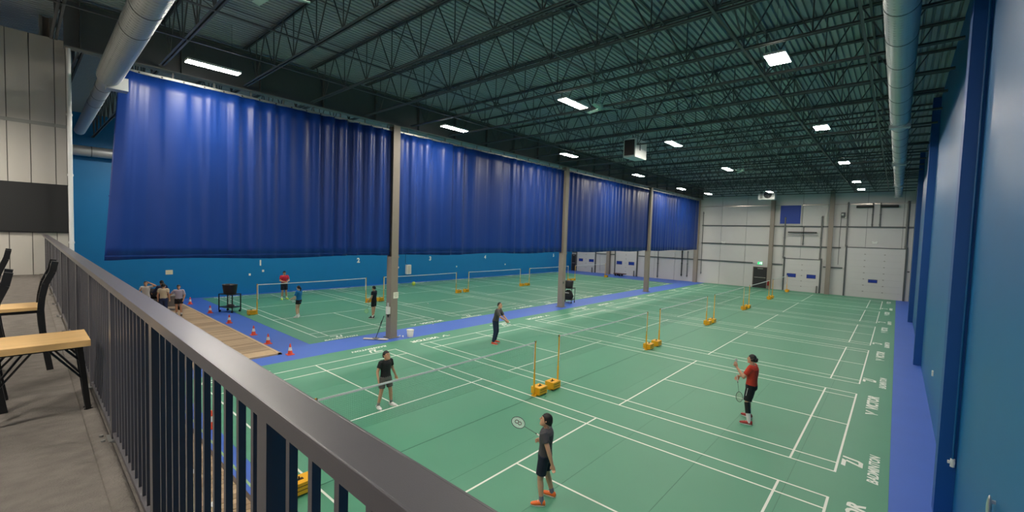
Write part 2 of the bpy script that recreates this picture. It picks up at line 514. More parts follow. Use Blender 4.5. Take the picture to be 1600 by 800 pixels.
far_pipe(2.13, 3.0, 7.0, .06, 'grey strut right of the bar above the dock door', M_STEEL)
far_pipe(3.95, 4.3, 8.2, .06, 'grey strut up the left edge of the tall dock door bay', M_STEEL)
far_pipe(7.85, 4.3, 8.2, .08, 'grey strut up the right edge of the tall dock door bay', M_STEEL)
far_pipe(5.62, 6.1, 8.1, .05, 'left of the two short hangers above the tall dock door', M_STEEL)
far_pipe(6.12, 6.1, 8.1, .05, 'right of the two short hangers above the tall dock door', M_STEEL)
for x0, x1, z, r, lb in ((-.45, 1.8, 5.5, .05, 'black spring bar above the dock door'), (-.45, 1.9, 5.25, .03, 'grey shaft below the black spring bar'),
                         (4.5, 5.66, 7.78, .1, 'left black spring tube above the tall dock door'), (6.1, 7.25, 7.78, .1, 'right black spring tube above the tall dock door')):
    t = thing('door_spring', lb, 'spring bar', (x0, YF - .2, z), 0, 'door springs on the far wall')
    MB().cyl((0, 0, 0), (x1 - x0, 0, 0), r, 10).build('spring', M_BLACK if r > .04 else M_STEEL, t)
    for x in (.1, x1 - x0 - .1):
        MB().box((x - .02, -.02, -r), (x + .02, .11, r)).build('bracket', M_STEELDK, t)
t = thing('door_operator', 'grey motor with white lamps on the strut beside the tall dock door', 'door motor', (3.62, YF - .2, 7.2))
MB().box((-.14, -.15, -.35), (.14, .15, .1)).build('motor_case', M_STEELDK, t)
MB().ball((-.02, -.2, -.1), .09).build('lamp', M_WHITE, t)
MB().ball((.2, -.15, -.35), .07).build('lamp', M_WHITE, t)
MB().tube([(-.1, 0, -.3), (-.14, 0, -1.5), (-.14, 0, -4.5)], .02, 6).build('chain', M_STEELDK, t)
for x0, x1, lb in ((-.1 + 2.0, 2.2, 'short grey bollard by the right dock door track'), (-15.75, -15.6, 'short grey bollard by the middle dock door track'), (-21.4, -21.25, 'short grey bollard by the leftmost dock door track')):
    t = thing('bollard', lb, 'bollard', ((x0 + x1) / 2, YF - .35, 0), 0, 'bollards at the dock doors')
    MB().cyl((0, 0, 0), (0, 0, .62), .07, 10).build('post', M_STEEL, t)
    MB().cone((0, 0, .62), (0, 0, .68), .07, .03, 10).build('cap', M_STEEL, t)
t = thing('fire_extinguisher', 'red fire extinguisher on the column by the exit door', 'fire extinguisher', (-1.78, YF - .45, .55))
MB().cyl((0, 0, -.22), (0, 0, .2), .085, 12).ball((0, 0, .2), (.085, .085, .06)).build('cylinder', mat('extinguisher_red', (150, 26, 24), .35), t)
MB().cyl((0, 0, .24), (0, 0, .32), .025, 8).box((-.02, -.12, .3), (.02, .03, .33)).build('valve', M_BLACK, t)
MB().tube([(0, -.03, .28), (.1, -.05, .2), (.1, -.05, -.05)], .014, 6).build('hose', M_BLACK, t)

# ------------------------------------------------------------------ roof deck (ribs along y)
mb = MB()
zt, zb, pitch = 10.115, 10.05, 0.152
x = XL - .2; prof = []
while x < XR + .25:
    prof += [(x, zb), (x + .088, zb), (x + .104, zt), (x + .136, zt)]
    x += pitch
vs_ = []
for px, pz in prof:
    vs_ += [(px, YN - .2, pz), (px, YF + .3, pz)]
mb.add(vs_, [(2 * i, 2 * i + 1, 2 * i + 3, 2 * i + 2) for i in range(len(prof) - 1)])
mb.box((XL - .3, YN - .3, 10.125), (XR + .3, YF + .35, 10.22))
ceiling = struct('ceiling', mb, M_DECK)

# ------------------------------------------------------------------ roof joists
JZB, JZT = 8.84, 10.0
NODE0, NPITCH = -7.22, 1.3
def chord(z, x0, x1):
    m = MB()
    for s in (-1, 1):
        m.box((x0, s * .015, z - .006), (x1, s * .065, z + .006))       # angle: flat leg
        m.box((x0, s * .015, z - .006), (x1, s * .027, z + .05))        # angle: upright leg
    return m
ME_TOP = chord(JZT - .02, -8.25, XR).mesh('top_chord'); ME_TOP.materials.append(M_JOIST)
ME_BOT = chord(JZB, -8.2, XR - .1).mesh('bottom_chord'); ME_BOT.materials.append(M_JOIST)
dz = JZT - JZB
ME_DIA = MB().cyl((0, 0, 0), (NPITCH / 2, 0, dz), .017, 6, False).mesh('web_bar'); ME_DIA.materials.append(M_JOIST)
ME_DIB = MB().cyl((0, 0, 0), (-NPITCH / 2, 0, dz), .017, 6, False).mesh('web_bar'); ME_DIB.materials.append(M_JOIST)
ME_VER = MB().cyl((0, 0, 0), (0, 0, dz), .015, 6, False).mesh('web_bar'); ME_VER.materials.append(M_JOIST)
nodes = [NODE0 + NPITCH * k for k in range(12)]
mbw = MB()
for xn in nodes:
    for e in (NPITCH / 2, -NPITCH / 2, 0):
        mbw.cyl((xn, 0, JZB), (xn + e, 0, JZT), .017, 5, False)
ME_WEB = mbw.mesh('web'); ME_WEB.materials.append(M_JOIST)
JY = [-15.03 + 2.07 * k for k in range(24)]
JY = [y for y in JY if y < YF - .3]
for i, y in enumerate(JY):
    t = thing('roof_joist', 'open web steel roof joist, %s from the balcony end' % ORD[i], 'roof joist', (0, y, 0), 0, 'steel joists under the roof deck')
    link('top_chord', ME_TOP, None, t); link('bottom_chord', ME_BOT, None, t)
    if 1 <= i <= 13:
        for xn in nodes:
            for me in (ME_DIA, ME_DIB, ME_VER):
                link('web_bar', me, None, t, (xn, 0, JZB))
    else:
        link('web', ME_WEB, None, t)['kind'] = 'stuff'
# bridging along y at the bottom chords, with crossed braces in some rows
for i, xb in enumerate((-5.5, -3.32, 0.95, 2.6, 4.48, 6.6)):
    t = thing('bridging', '%s line of slim steel bridging from the curtain, running across the joists' % ORD[i], 'bridging', (xb, 0, 0), 0, 'bridging lines between joists')
    MB().box((-.03, JY[0], JZB - .02), (.03, JY[-1], JZB - .012)).box((-.03, JY[0], JZB - .02), (-.022, JY[-1], JZB + .03)).build('bottom_bridging', M_JOIST, t)
    MB().box((-.025, JY[0], JZT - .09), (.025, JY[-1], JZT - .08)).build('top_bridging', M_JOIST, t)
    if i in (1, 2, 3, 4):
        mbx = MB().bar((0, 0, JZB), (0, 2.07, JZT - .08), .035, .008).bar((.03, 0, JZT - .08), (.03, 2.07, JZB), .035, .008)
        me = mbx.mesh('cross_brace'); me.materials.append(M_JOIST)
        for k in range(1, len(JY) - 1):
            if i in (3, 4) or k % 3 == i % 3:
                link('cross_brace', me, None, t, (0, JY[k], 0))
# left hall joists that show past the end of the curtain
for i, y in enumerate((-12.45, -10.89, -8.82, -6.75, -4.68)):
    t = thing('hall_joist', 'open web joist of the hall behind the curtain, %s from the balcony end' % ORD[i], 'roof joist', (-16.6, y, 0), 0, 'joists of the hall behind the curtain')
    chord(JZT - .02, -8.0, 8.0).build('top_chord', M_JOIST, t)
    chord(JZB, -7.9, 7.9).build('bottom_chord', M_JOIST, t)
    m = MB()
    for k in range(12):
        for e in (.65, -.65, 0):
            m.cyl((-7.2 + 1.3 * k, 0, JZB), (-7.2 + 1.3 * k + e, 0, JZT), .017, 5, False)
    m.build('web', M_JOIST, t)['kind'] = 'stuff'

# girder over the curtain, curtain track, columns
gx = -8.4
t = thing('girder', 'dark steel girder running above the blue curtains', 'girder', (gx, 0, 0))
GY_ = -12.78
MB().box((-.14, GY_, 8.76), (.14, YF, 8.79)).build('bottom_flange', M_STEEL, t)
MB().box((-.012, GY_, 8.79), (.012, YF, 9.92)).build('web_plate', M_JOIST, t)
MB().box((-.14, GY_, 9.92), (.14, YF, 9.95)).build('top_flange', M_JOIST, t)
for k in range(0, 25):
    y = GY_ + .3 + 2.07 * k
    if y < YF: MB().box((-.13, y - .01, 8.79), (.13, y + .01, 9.92)).build('stiffener', M_JOIST, t)
t = thing('curtain_track', 'grey perforated curtain track below the girder', 'curtain track', (gx, 0, 0))
MB().box((-.03, -11.7, 8.535), (.03, 33.5, 8.60)).build('rail', mat('zinc_track', (150, 154, 152), .4, metal=.6), t)
k = 0; y = -11.6
me = MB().box((-.015, -.02, 8.58), (.015, .02, 8.76)).mesh('hanger'); me.materials.append(M_STEEL)
me2 = MB().cyl((0, 0, 0), (.008, 0, 0), .022, 8).mesh('track_hole'); me2.materials.append(M_BLACK)
while y < 33.3:
    link('hanger', me, None, t, (0, y, 0))
    if y < 12:
        for q in (.25, .75):
            link('track_hole', me2, None, t, (.03, y + q, 8.56))
    y += 1.0
CY = [-3.25, 9.1, 21.55]
for i, y in enumerate(CY):
    lb = ('taupe steel column nearest the balcony with a paper sign and mop beside it', 'taupe steel column in the middle with the black bag cart behind it', 'taupe steel column farthest along the blue floor strip')[i]
    t = thing('column', lb, 'column', (gx, y, 0), 0, 'columns along the curtain line')
    for s in (-1, 1):
        MB().box((s * .17, -.16, 0), (s * .15, .16, 8.76)).build('flange', M_COLUMN, t)
    MB().box((-.15, -.012, 0), (.15, .012, 8.76)).build('web_plate', M_COLUMN, t)
    MB().box((-.165, -.155, .02), (.165, -.135, 3.4)).build('guard_board', M_COLUMN, t)
    MB().box((-.165, .135, .02), (.165, .155, 3.4)).build('guard_board', M_COLUMN, t)
    MB().box((-.24, -.23, 0), (.24, .23, .025)).build('base_plate', M_STEEL, t)
    MB().box((.17, -.19, 3.36), (.185, .19, 3.42)).build('trim_band', M_COLUMN, t)
o = MB().box((gx + .171, -3.30, 1.66), (gx + .178, -3.06, 1.92)).build('paper_sign', mat('sign_paper', (236, 234, 214), .7))
tag(o, 'white paper sign taped to the nearest column', 'sign')
pr_ = MB()
for k, w in enumerate((.17, .19, .12)):
    pr_.box((gx + .178, -3.18 - w / 2, 1.85 - k * .06), (gx + .1785, -3.18 + w / 2, 1.865 - k * .06))
c = pr_.build('print', mat('print_grey', (150, 150, 140), .7), o)
t = thing('bottle_holder', 'white dispenser box strapped to the side of the nearest column', 'dispenser', (gx + .06, -3.47, 1.18))
MB().box((-.08, -.06, -.16), (.08, .06, .14)).build('box', M_WHITE, t)
MB().cyl((0, 0, .14), (0, 0, .3), .04, 10).build('bottle', mat('pale_bottle', (190, 196, 190), .3), t)
MB().cone((0, 0, -.16), (0, 0, -.3), .05, .02, 8).build('nozzle', M_BLACK, t)
o = MB().box((gx + .17, 8.98, 1.5), (gx + .2, 9.06, 1.62)).box((gx + .2, 9.0, 1.53), (gx + .21, 9.04, 1.59)).build('switch_box', M_STEELDK)
tag(o, 'small grey switch box on the middle column', 'switch')

# curtains between the columns
def curtain(y0, y1, seed, label, slant=0.0):
    rnd = random.Random(seed)
    t = thing('divider_curtain', label, 'curtain', (gx + .02, y0, 3.45), 0, 'blue vinyl divider curtains')
    Ly = y1 - y0
    ny = int(Ly / .045); nz = 14
    H = 8.53 - 3.45
    # irregular folds: random phase walk
    ph = []; a = 0.0; om = rnd.uniform(5, 10)
    amp = []; am = rnd.uniform(.04, .08)
    for i in range(ny + 1):
        if i % 9 == 0:
            om += rnd.uniform(-3.2, 3.2); om = min(13, max(3.5, om))
            am += rnd.uniform(-.028, .028); am = min(.11, max(.02, am))
        a += om * Ly / ny
        ph.append(a); amp.append(am)
    vs_ = []
    for j in range(nz + 1):
        z = H * j / nz
        for i in range(ny + 1):
            y = Ly * i / ny
            f = .6 + .4 * (j / nz) ** .8
            edge = min(1, i / 6, (ny - i) / 6)
            w = math.sin(ph[i]); w = math.copysign(abs(w) ** .62, w)
            xx = amp[i] * w * f * (.35 + .65 * edge) + .02 * math.sin(ph[i] * .31 + z * .35)
            zz = z - (0.03 * math.sin(y * 1.1 + seed) if j == 0 else 0)
            vs_.append((xx, y + slant * (j / nz) * max(0, 1 - 6 * i / ny), zz))
    n = ny + 1
    fs = [(j * n + i, j * n + i + 1, (j + 1) * n + i + 1, (j + 1) * n + i) for j in range(nz) for i in range(ny)]
    o = MB().add(vs_, fs, True).build('curtain_sheet', M_CURTAIN, t)
    md = o.modifiers.new('thickness', 'SOLIDIFY'); md.thickness = .006; md.offset = 0
    # welded hem and seams follow the folds
    def band(z0, z1, name, m):
        vv = []
        for zz in (z0, z1):
            j = min(nz - 1, int(zz / H * nz)); u = zz / H * nz - j
            for i in range(n):
                a_ = vs_[j * n + i]; b_ = vs_[(j + 1) * n + i]
                vv.append((a_[0] * (1 - u) + b_[0] * u + .006, a_[1], zz))
        MB().add(vv, [(i, i + 1, n + i + 1, n + i) for i in range(ny)], True).build(name, m, t)
    band(.10, .13, 'hem_weld', M_CURTAIN)
    for z in (1.7, 3.35):
        band(z, z + .025, 'seam_weld', M_CURTAIN)
curtain(-12.1, -3.42, 3, 'blue vinyl divider curtain nearest the balcony, left of the first column', .34)
curtain(-3.06, 8.92, 11, 'blue vinyl divider curtain between the first and second columns')
curtain(9.28, 21.38, 23, 'blue vinyl divider curtain between the second and third columns')
curtain(21.73, 33.45, 37, 'blue vinyl divider curtain beyond the third column, next to the far wall')

# ------------------------------------------------------------------ balcony: floor, end wall, guard rail
def rail_y(x):
    return -13.25 + (7.363 - x) * 0.00785
MZ = 3.0
mb = MB().prism([(XR, rail_y(XR) + .06), (-9.99, rail_y(-9.99) + .06), (-9.99, YN), (XR, YN)], MZ - .3, MZ)
floor_mezz = struct('floor_balcony', mb, M_CARPET, None, 'grey carpet of the viewing balcony')
floor_mezz['kind'] = 'structure'
ang = -math.atan(.00785)
cb = MB().rings([((.8, -.075, 0.0), (0, 1, 0), (0, 0, 1), .05, .018), ((-17.3, -.075, 0.0), (0, 1, 0), (0, 0, 1), .05, .018)], 12)
o = cb.build('carpet_nosing', M_CARPET, floor_mezz, (7.363, -13.25, MZ), (0, 0, ang))
MB().box((.85, .062, -.3), (-17.3, .075, .015)).build('edge_plate', M_RAIL, floor_mezz, (7.363, -13.25, MZ), (0, 0, ang))

wall_mezz = struct('wall_balcony', MB().box((-10.2, YN, 0), (-10.03, -12.66, 9.36)), mat('liner_joint_shadow', (110, 110, 106), .7))  # darker backing that shows in the joints between liner panels
ys = [-19.0, -17.0, -15.9, -15.0, -14.55, -14.15, -13.75, -13.34, -12.88, -12.66]
for a, b in zip(ys[:-1], ys[1:]):
    MB().box((-10.03, a + .008, 0), (-10.0, b - .008, 9.36)).build('liner_panel', M_PANELW, wall_mezz)
MB().box((-10.0, -19, 7.0), (-9.985, -12.62, 7.09)).build('girt', mat('light_girt_paint', (158, 158, 152), .5), wall_mezz)
MB().box((-10.21, -12.66, 0), (-9.99, -12.63, 9.37)).build('corner_trim', mat('corner_trim_paint', (120, 124, 122), .5), wall_mezz)
t = thing('black_panel', 'long black panel across the white end wall above the balcony chairs', 'panel', (-9.95, -15.2, 4.79))
MB().box((-.03, -2.5, -.63), (.03, 2.53, .63)).build('board', mat('black_board', (26, 27, 28), .55, var=.1, scale=30), t)
MB().box((-.03, -2.53, -.66), (.012, 2.55, -.63)).box((-.03, -2.53, .63), (.012, 2.55, .66)).build('edge_trim', M_BLACK, t)
t = thing('corner_post', 'slim white steel post beside the end wall under the girder', 'post', (gx, -12.70, 0))
MB().cyl((0, 0, .056), (0, 0, 8.76), .045, 12).build('shaft', mat('white_post_paint', (206, 208, 210), .45), t)
for z in (3.9, 5.6, 7.1):
    MB().cyl((0, 0, z), (0, 0, z + .05), .056, 12).build('coupling', MATS['white_post_paint'], t)
MB().box((-.1, -.1, .056), (.1, .1, .076)).build('base_plate', M_STEEL, t)
t = thing('roof_post', 'pale steel post rising behind the top of the white end wall', 'post', (-10.45, -13.0, 0))
for s in (-1, 1):
    MB().box((-.12, s * .10 - .035, 0), (.12, s * .10 + .035, 10.0)).build('flange', mat('pale_post_paint', (150, 146, 138), .6), t)
MB().box((-.015, -.09, 0), (.015, .09, 10.0)).build('web_plate', M_COLUMN, t)

rail = thing('guard_rail', 'grey metal guard rail with square pickets along the balcony edge', 'railing', (7.363, -13.25, MZ), ang)
MB().box((-17.3, -.045, 1.036), (.85, .046, 1.078)).build('top_rail', M_RAIL, rail)
# rounded long edges on the cap
mbr = MB().cyl((-17.3, -.041, 1.074), (.85, -.041, 1.074), .0045, 8).cyl((-17.3, .042, 1.074), (.85, .042, 1.074), .0045, 8)
mbr.build('rail_edge_bead', M_RAIL, rail)
MB().box((-17.3, -.02, .03), (.85, .02, .055)).build('bottom_rail', M_RAIL, rail)
ME_PICK = MB().box((-.0095, -.0095, .05), (.0095, .0095, 1.037)).mesh('picket'); ME_PICK.materials.append(M_RAIL)
ME_POST = MB().box((-.031, -.025, 0), (.031, .025, 1.037)).mesh('post'); ME_POST.materials.append(M_RAIL)
ME_FOOT = MB().box((-.07, -.09, .0), (.07, .04, .014)).cyl((-.05, -.07, .014), (-.05, -.07, .03), .012, 8).cyl((.05, -.07, .014), (.05, -.07, .03), .012, 8).mesh('foot_plate'); ME_FOOT.materials.append(M_STEEL)
px = .266
k = 0
while px > -17.25:
    po = link('post', ME_POST, None, rail, (px, 0, 0))
    link('foot_plate', ME_FOOT, None, po)
    for q in range(1, 12):
        xx = px - 1.4 * q / 12
        if xx > -17.28:
            link('picket', ME_PICK, None, rail, (xx, 0, 0))
    px -= 1.4
for q in range(1, 5):
    link('picket', ME_PICK, None, rail, (.266 + 1.4 * q / 12, 0, 0))

# backless stool with braced black legs
t = thing('wood_stool', 'light wood seat on black braced metal legs beside the guard rail', 'stool', (2.68, -13.55, MZ))
MB().box((-.235, -.30, .555), (.235, .255, .60)).build('seat', M_WOOD, t)
def braced_leg(sx, sy, name='leg'):
    top = Vector((sx * .16, sy * .2, .555)); foot = Vector((sx * .03 - .02, sy * .25 + .005, 0))
    o = MB().bar(top, foot, .032, .032).build(name, M_BLACK, t)
    m = MB()
    mid = top.lerp(foot, .52)
    m.bar(mid, (top.x, top.y - sy * .17, .555), .012, .012)
    mid2 = top.lerp(foot, .25)
    m.bar(mid2, (top.x, top.y - sy * .09, .555), .012, .012)
    m.build('brace', M_BLACK, o)
    MB().cyl((foot.x, foot.y, 0), (foot.x, foot.y, .02), .026, 10).build('foot_cap', M_RUBBER, o)
for sx in (-1, 1):
    for sy in (-1, 1):
        braced_leg(sx, sy)
MB().box((-.18, -.24, .535), (.18, .21, .556)).build('under_frame', M_BLACK, t)

# ladder-back chairs facing away from the rail
def ladder_chair(x, y, label, wood=True, lean=.06, seat_h=.6, top=1.07, w=.36):
    t = thing('ladder_chair', label, 'chair', (x, y, MZ), 0, 'black ladder-back chairs on the balcony')
    def prof(s):
        pts = []
        for z, dy in ((0, -.01 + .02), (.2, -.015), (.4, -.035), (seat_h, -.045), (seat_h + .12, -.035), (seat_h + .25, -.01), (top - .1, lean - .02), (top, lean)):
            pts.append((s * w / 2, dy, z))
        return pts
    for s in (-1, 1):
        m = MB(); p = prof(s)
        for a, b in zip(p[:-1], p[1:]):
            m.bar(a, b, .048, .048)
        m.build('back_post', M_BLACK, t)
    for z, dy in ((seat_h + .17, -.025), (seat_h + .29, 0.01), (top - .07, lean - .012)):
        MB().box((-w / 2, dy - .01, z - .03), (w / 2, dy + .01, z + .03)).build('back_slat', M_BLACK, t)
    MB().box((-w / 2 - .02, -.44, seat_h), (w / 2 + .02, -.05, seat_h + .03)).build('seat', M_WOOD, t)
    MB().box((-w / 2, -.42, seat_h - .03), (w / 2, -.05, seat_h)).build('seat_frame', M_BLACK, t)
    for s in (-1, 1):
        MB().bar((s * w / 2, -.40, seat_h - .02), (s * (w / 2 + .02), -.43, 0), .03).build('leg', M_BLACK, t)
    for z in (.18, .36):
        MB().box((-w / 2, -.42, z - .012), (w / 2, -.395, z + .012)).build('stretcher', M_BLACK, t)
ladder_chair(.95, -13.455, 'black ladder-back chair with wood seat, the one nearer the guard rail')
ladder_chair(2.15, -13.745, 'black ladder-back chair at the left edge, tall post nearest the camera', lean=.055)
ladder_chair(-.4, -13.775, 'black ladder-back chair behind at the left edge with open slats', lean=.07, top=1.12)

# ------------------------------------------------------------------ ducts
def duct_x(name, label, x0, x1, y, z, r0, r1, xr, rz):
    t = thing(name, label, 'duct', (x0, y, z), rz)
    n = 28
    L = x0 - x1; lr = x0 - xr
    MB().cyl((0, 0, 0), (-lr, 0, 0), r0, n).build('wide_section', M_DUCT, t)
    MB().cone((-lr, 0, 0), (-lr - .5, 0, -.0), r0, r1, n).build('reducer', M_DUCT, t)
    MB().cyl((-lr - .5, 0, 0), (-L, 0, 0), r1, n).build('narrow_section', M_DUCT, t)
    MB().box((-lr - .30, -.05, -r0 - .05), (-lr + .02, r0 + .12, .02)).build('outlet_box', M_DUCT, t)
    for d in (.9, 2.1, 3.3, 4.5, 5.7, 6.9):
        if d < lr: MB().cyl((-d, 0, 0), (-d - .03, 0, 0), r0 + .006, n).build('joint_ring', M_RING, t)
    for d in (lr + 1.2, lr + 2.4, lr + 3.6):
        if d < L: MB().cyl((-d, 0, 0), (-d - .03, 0, 0), r1 + .006, n).build('joint_ring', M_RING, t)
    # raised spiral lock seam
    pts = []
    turns = int(lr / .12)
    for i in range(turns * 16):
        a = 2 * PI * i / 16
        pts.append((-.12 * i / 16, math.cos(a) * (r0 + .001), math.sin(a) * (r0 + .001)))
    MB().tube(pts, .007, 4).build('spiral_seam', M_DUCT, t)
    for d in (1.5, 4.5, 7.5, 10.5):
        if d < L:
            MB().cyl((-d, 0, r1 * .9), (-d, 0, 8.84 - z), .008, 6).build('hanger', M_STEELDK, t)
    return t
duct_x('spiral_duct', 'fat silver spiral duct hanging at upper left above the balcony edge', 3.5, -17.5, -12.14 - .09, 8.1, .242, .172, -7.6, -R(1.0))
t = thing('wall_duct', 'silver round duct along the top of the blue wall behind the curtain', 'duct', (-24.05, -18, 8.05))
MB().cyl((0, 0, 0), (0, 50, 0), .26, 24).build('pipe_section', M_DUCT, t)
for d in range(1, 40, 3):
    MB().cyl((0, d, 0), (0, d + .04, 0), .268, 24).build('joint_ring', M_RING, t)
# long duct over the right side of the courts
t = thing('ceiling_duct', 'long silver-green round duct hanging near the right wall', 'duct', (7.19, 0, 8.62))
segs = [(-9.0, 5.6, .25), (5.6, 14.4, .245), (14.4, 24.6, .235), (24.6, 32.8, .225)]
for i, (a, b, r) in enumerate(segs):
    MB().cyl((0, a, 0), (0, b, 0), r, 28).build('duct_section', M_DUCT, t)
    MB().cyl((0, b - .28, 0), (0, b, 0), r + .014, 28).build('collar', M_DUCT, t)
    MB().box((-r - .02, b - .18, -r - .035), (r + .02, b + .1, -r + .08)).build('outlet_box', M_DUCT, t)
    d = a + .8
    while d < b - .4:
        MB().cyl((0, d, 0), (0, d + .03, 0), r + .006, 28).build('joint_ring', M_RING, t)
        d += 1.5
pts = []
for i in range(int(14.0 / .12) * 16):
    a = 2 * PI * i / 16
    pts.append((math.cos(a) * .251, -8.6 + .12 * i / 16, math.sin(a) * .251))
MB().tube(pts, .004, 4).build('spiral_seam', M_DUCT, t)
for d in range(-8, 33, 4):
    MB().cyl((0, d, .2), (0, d, 1.36), .008, 6).build('hanger', M_STEELDK, t)

# ------------------------------------------------------------------ LED high-bay lights
def led(x, y, w, l, label, group, z=8.74):
    t = thing('high_bay_light', label, 'light', (x, y, z), 0, group)
    MB().box((-w / 2 - .012, -l / 2 - .012, .006), (w / 2 + .012, l / 2 + .012, .06)).build('housing', M_FIX, t)
    MB().box((-w / 2, -l / 2, 0), (w / 2, l / 2, .006)).build('lens', M_LED, t)
    for s in (-1, 1):
        MB().cyl((0, s * l * .35, .06), (0, s * l * .35, 10.056 - z), .004, 5).build('chain', M_STEELDK, t)
GR = 'LED high-bay lights over the right courts'
rows = {'right': (5.02, .42, .70, [-10.0, -1.85, 6.03, 15.0, 24.0, 29.3]), 'middle': (-.75, .30, 1.25, [-11.3, -1.67, 5.93, 14.45, 28.7]), 'curtain-side': (-6.6, .30, 1.22, [-10.0, -1.6, 5.82, 14.5, 23.55, 28.5])}
XO = {('curtain-side', 2): -5.95, ('curtain-side', 3): -6.15, ('curtain-side', 5): -5.95, ('curtain-side', 0): -6.85, ('middle', 2): -.42, ('middle', 3): -.5, ('middle', 4): -1.03}
for rn, (x, w, l, yy) in rows.items():
    for i, y in enumerate(yy):
        led(XO.get((rn, i), x), y, w, l, 'lit LED panel light in the %s row, %s from the balcony' % (rn, ORD[i]), GR)
for rn, x in (('inner', -13.0), ('outer', -20.4)):
    for i, y in enumerate((-9.0, -1.5, 6.0, 14.5, 23.0, 29.5)):
        led(x, y, .30, 1.25, 'LED panel light of the hall behind the curtain, %s row, %s from the balcony' % (rn, ORD[i]), 'LED lights of the hall behind the curtain')
for i, x in enumerate((4.6, -2.0, -7.6)):  # all out of view; the last is added to brighten the end wall
    led(x, -16.0, .3, 1.2, 'LED panel light over the balcony, %s from the right wall' % ORD[i], 'LED lights over the balcony', 7.2)

# ------------------------------------------------------------------ heaters and ceiling fans
t = thing('unit_heater', 'white unit heater with dark louvred face hanging over the middle courts', 'heater', (-2.35, 6.1, 8.28))
HB = mat('heater_white', (204, 208, 206), .45)
MB().box((-.3, -.6, 0), (.3, .6, .86)).build('case', HB, t)
MB().box((-.25, -.612, .08), (.25, -.6, .8)).build('louvre_frame', mat('louvre_dark', (58, 44, 42), .6), t)
for k in range(9):
    MB().bar((-.24, -.625, .13 + k * .075), (.24, -.625, .13 + k * .075), .012, .03).build('louvre', mat('louvre_brown', (86, 70, 66), .5), t)
MB().box((.3, -.16, .35), (.305, -.06, .72)).build('control_slot', M_STEELDK, t)
MB().cyl((.0, .6, .45), (.0, 1.05, .45), .07, 12).build('flue_pipe', HB, t)
MB().cyl((.0, 1.05, .1), (.0, 1.05, .95), .05, 12).build('riser_pipe', HB, t)
for sx in (-1, 1):
    for sy in (-.5, .5):
        MB().cyl((sx * .26, sy, .86), (sx * .26, sy, 1.6), .01, 6).build('hanger', M_STEELDK, t)
t = thing('fan_heater', 'white unit heater with round black fan high on the far wall', 'heater', (-1.7, 31.2, 8.3))
MB().box((-.66, -.35, 0), (.66, .35, .82)).build('case', HB, t)
MB().tube([(.1 + .3 * math.cos(2 * PI * k / 24), -.36, .42 + .3 * math.sin(2 * PI * k / 24)) for k in range(24)], .02, 6, True).build('fan_ring', M_BLACK, t)
MB().cyl((.1, -.345, .42), (.1, -.355, .42), .29, 24).build('fan_shroud', mat('fan_dark', (50, 54, 56), .6), t)
fb = MB()
for k in range(4):
    a = k * PI / 2 + .4
    fb.bar((.1, -.365, .42), (.1 + .26 * math.cos(a), -.365, .42 + .26 * math.sin(a)), .1, .006, up=(0, 1, 0))
fb.build('fan_blades', M_STEELDK, t)
MB().box((-.5, -.36, .1), (-.3, -.35, .7)).build('control_panel', mat('panel_grey', (150, 150, 146), .5), t)
for sx in (-.6, .6):
    MB().cyl((sx, 0, .82), (sx, 0, 1.756), .012, 6).build('hanger', M_STEELDK, t)
def ceiling_fan(x, y, z, label, a0, L=.62):
    t = thing('ceiling_fan', label, 'ceiling fan', (x, y, z), 0, 'pale ceiling fans under the joists')
    FM = mat('pale_green_fan', (168, 200, 186), .45)
    MB().cyl((0, 0, .12), (0, 0, 1.2), .015, 8).build('down_rod', FM, t)
    MB().cyl((0, 0, -.02), (0, 0, .14), .1, 16).cone((0, 0, .14), (0, 0, .2), .1, .03, 16).build('motor', FM, t)
    for k in range(3):
        a = a0 + k * 2 * PI / 3
        d = Vector((math.cos(a), math.sin(a), 0)); u = Vector((-d.y, d.x, .18)).normalized()
        MB().bar(d * .09, d * L, .13, .008, up=d.cross(u)).build('blade', FM, t)
ceiling_fan(-.3, -.75, 8.72, 'pale ceiling fan beside the middle-row light', .7)
ceiling_fan(.1, 15.4, 8.72, 'pale ceiling fan far back beside the middle-row light', .2)
ceiling_fan(-1.25, -10.55, 8.62, 'pale ceiling fan at the top edge with one blade in view', 1.15)
# sprinkler line
t = thing('sprinkler_pipe', 'thin pale sprinkler pipe crossing under the joists', 'pipe', (0, 9.2, 8.78))
MB().cyl((-8.0, 0, 0), (8.0, 0, 0), .02, 8).build('pipe_run', M_STEEL, t)
for x in range(-7, 8, 3):
    MB().cyl((x, 0, -.06), (x, 0, 0), .012, 6).build('sprinkler_head', M_STEEL, t)

# ------------------------------------------------------------------ boardwalk
bw = thing('boardwalk', 'low tan wooden boardwalk beside the blue floor strip', 'boardwalk', (0, 0, 0))
ME_PL = {}
def planks(x0, x1, y0, y1, n):
    w = (x1 - x0) / n
    key = (round(w, 4), y0, y1)
    mes = []
    for q, c in enumerate(((178, 152, 118), (164, 138, 106), (190, 164, 130), (170, 146, 116))):
        me = MB().box((.005, y0, 0), (w - .005, y1, .05)).mesh('plank')
        me.materials.append(mat('tan_deck_plank_%d' % q, c, .55, var=.14, scale=4, stretch=(12, 1, 12)))
        mes.append(me)
    for i in range(n):
        link('plank', random.choice(mes), None, bw, (x0 + i * w, 0, random.uniform(-.001, .001) + .001))
planks(-24.2, -8.80, -12.6, -7.62, 102)
planks(-8.76, 8.1, -15.5, -11.22, 112)
TR = mat('pale_trim_wood', (196, 172, 136), .5, var=.1, scale=6)
MB().box((-24.2, -7.62, 0), (-8.72, -7.52, .062)).build('edge_trim', TR, bw)
MB().box((-24.2, -7.52, 0), (-8.70, -7.49, .03)).build('edge_strip', mat('dark_trim', (86, 70, 56), .6), bw)
MB().box((-8.80, -11.2, 0), (-8.72, -7.5, .062)).build('edge_trim', TR, bw)
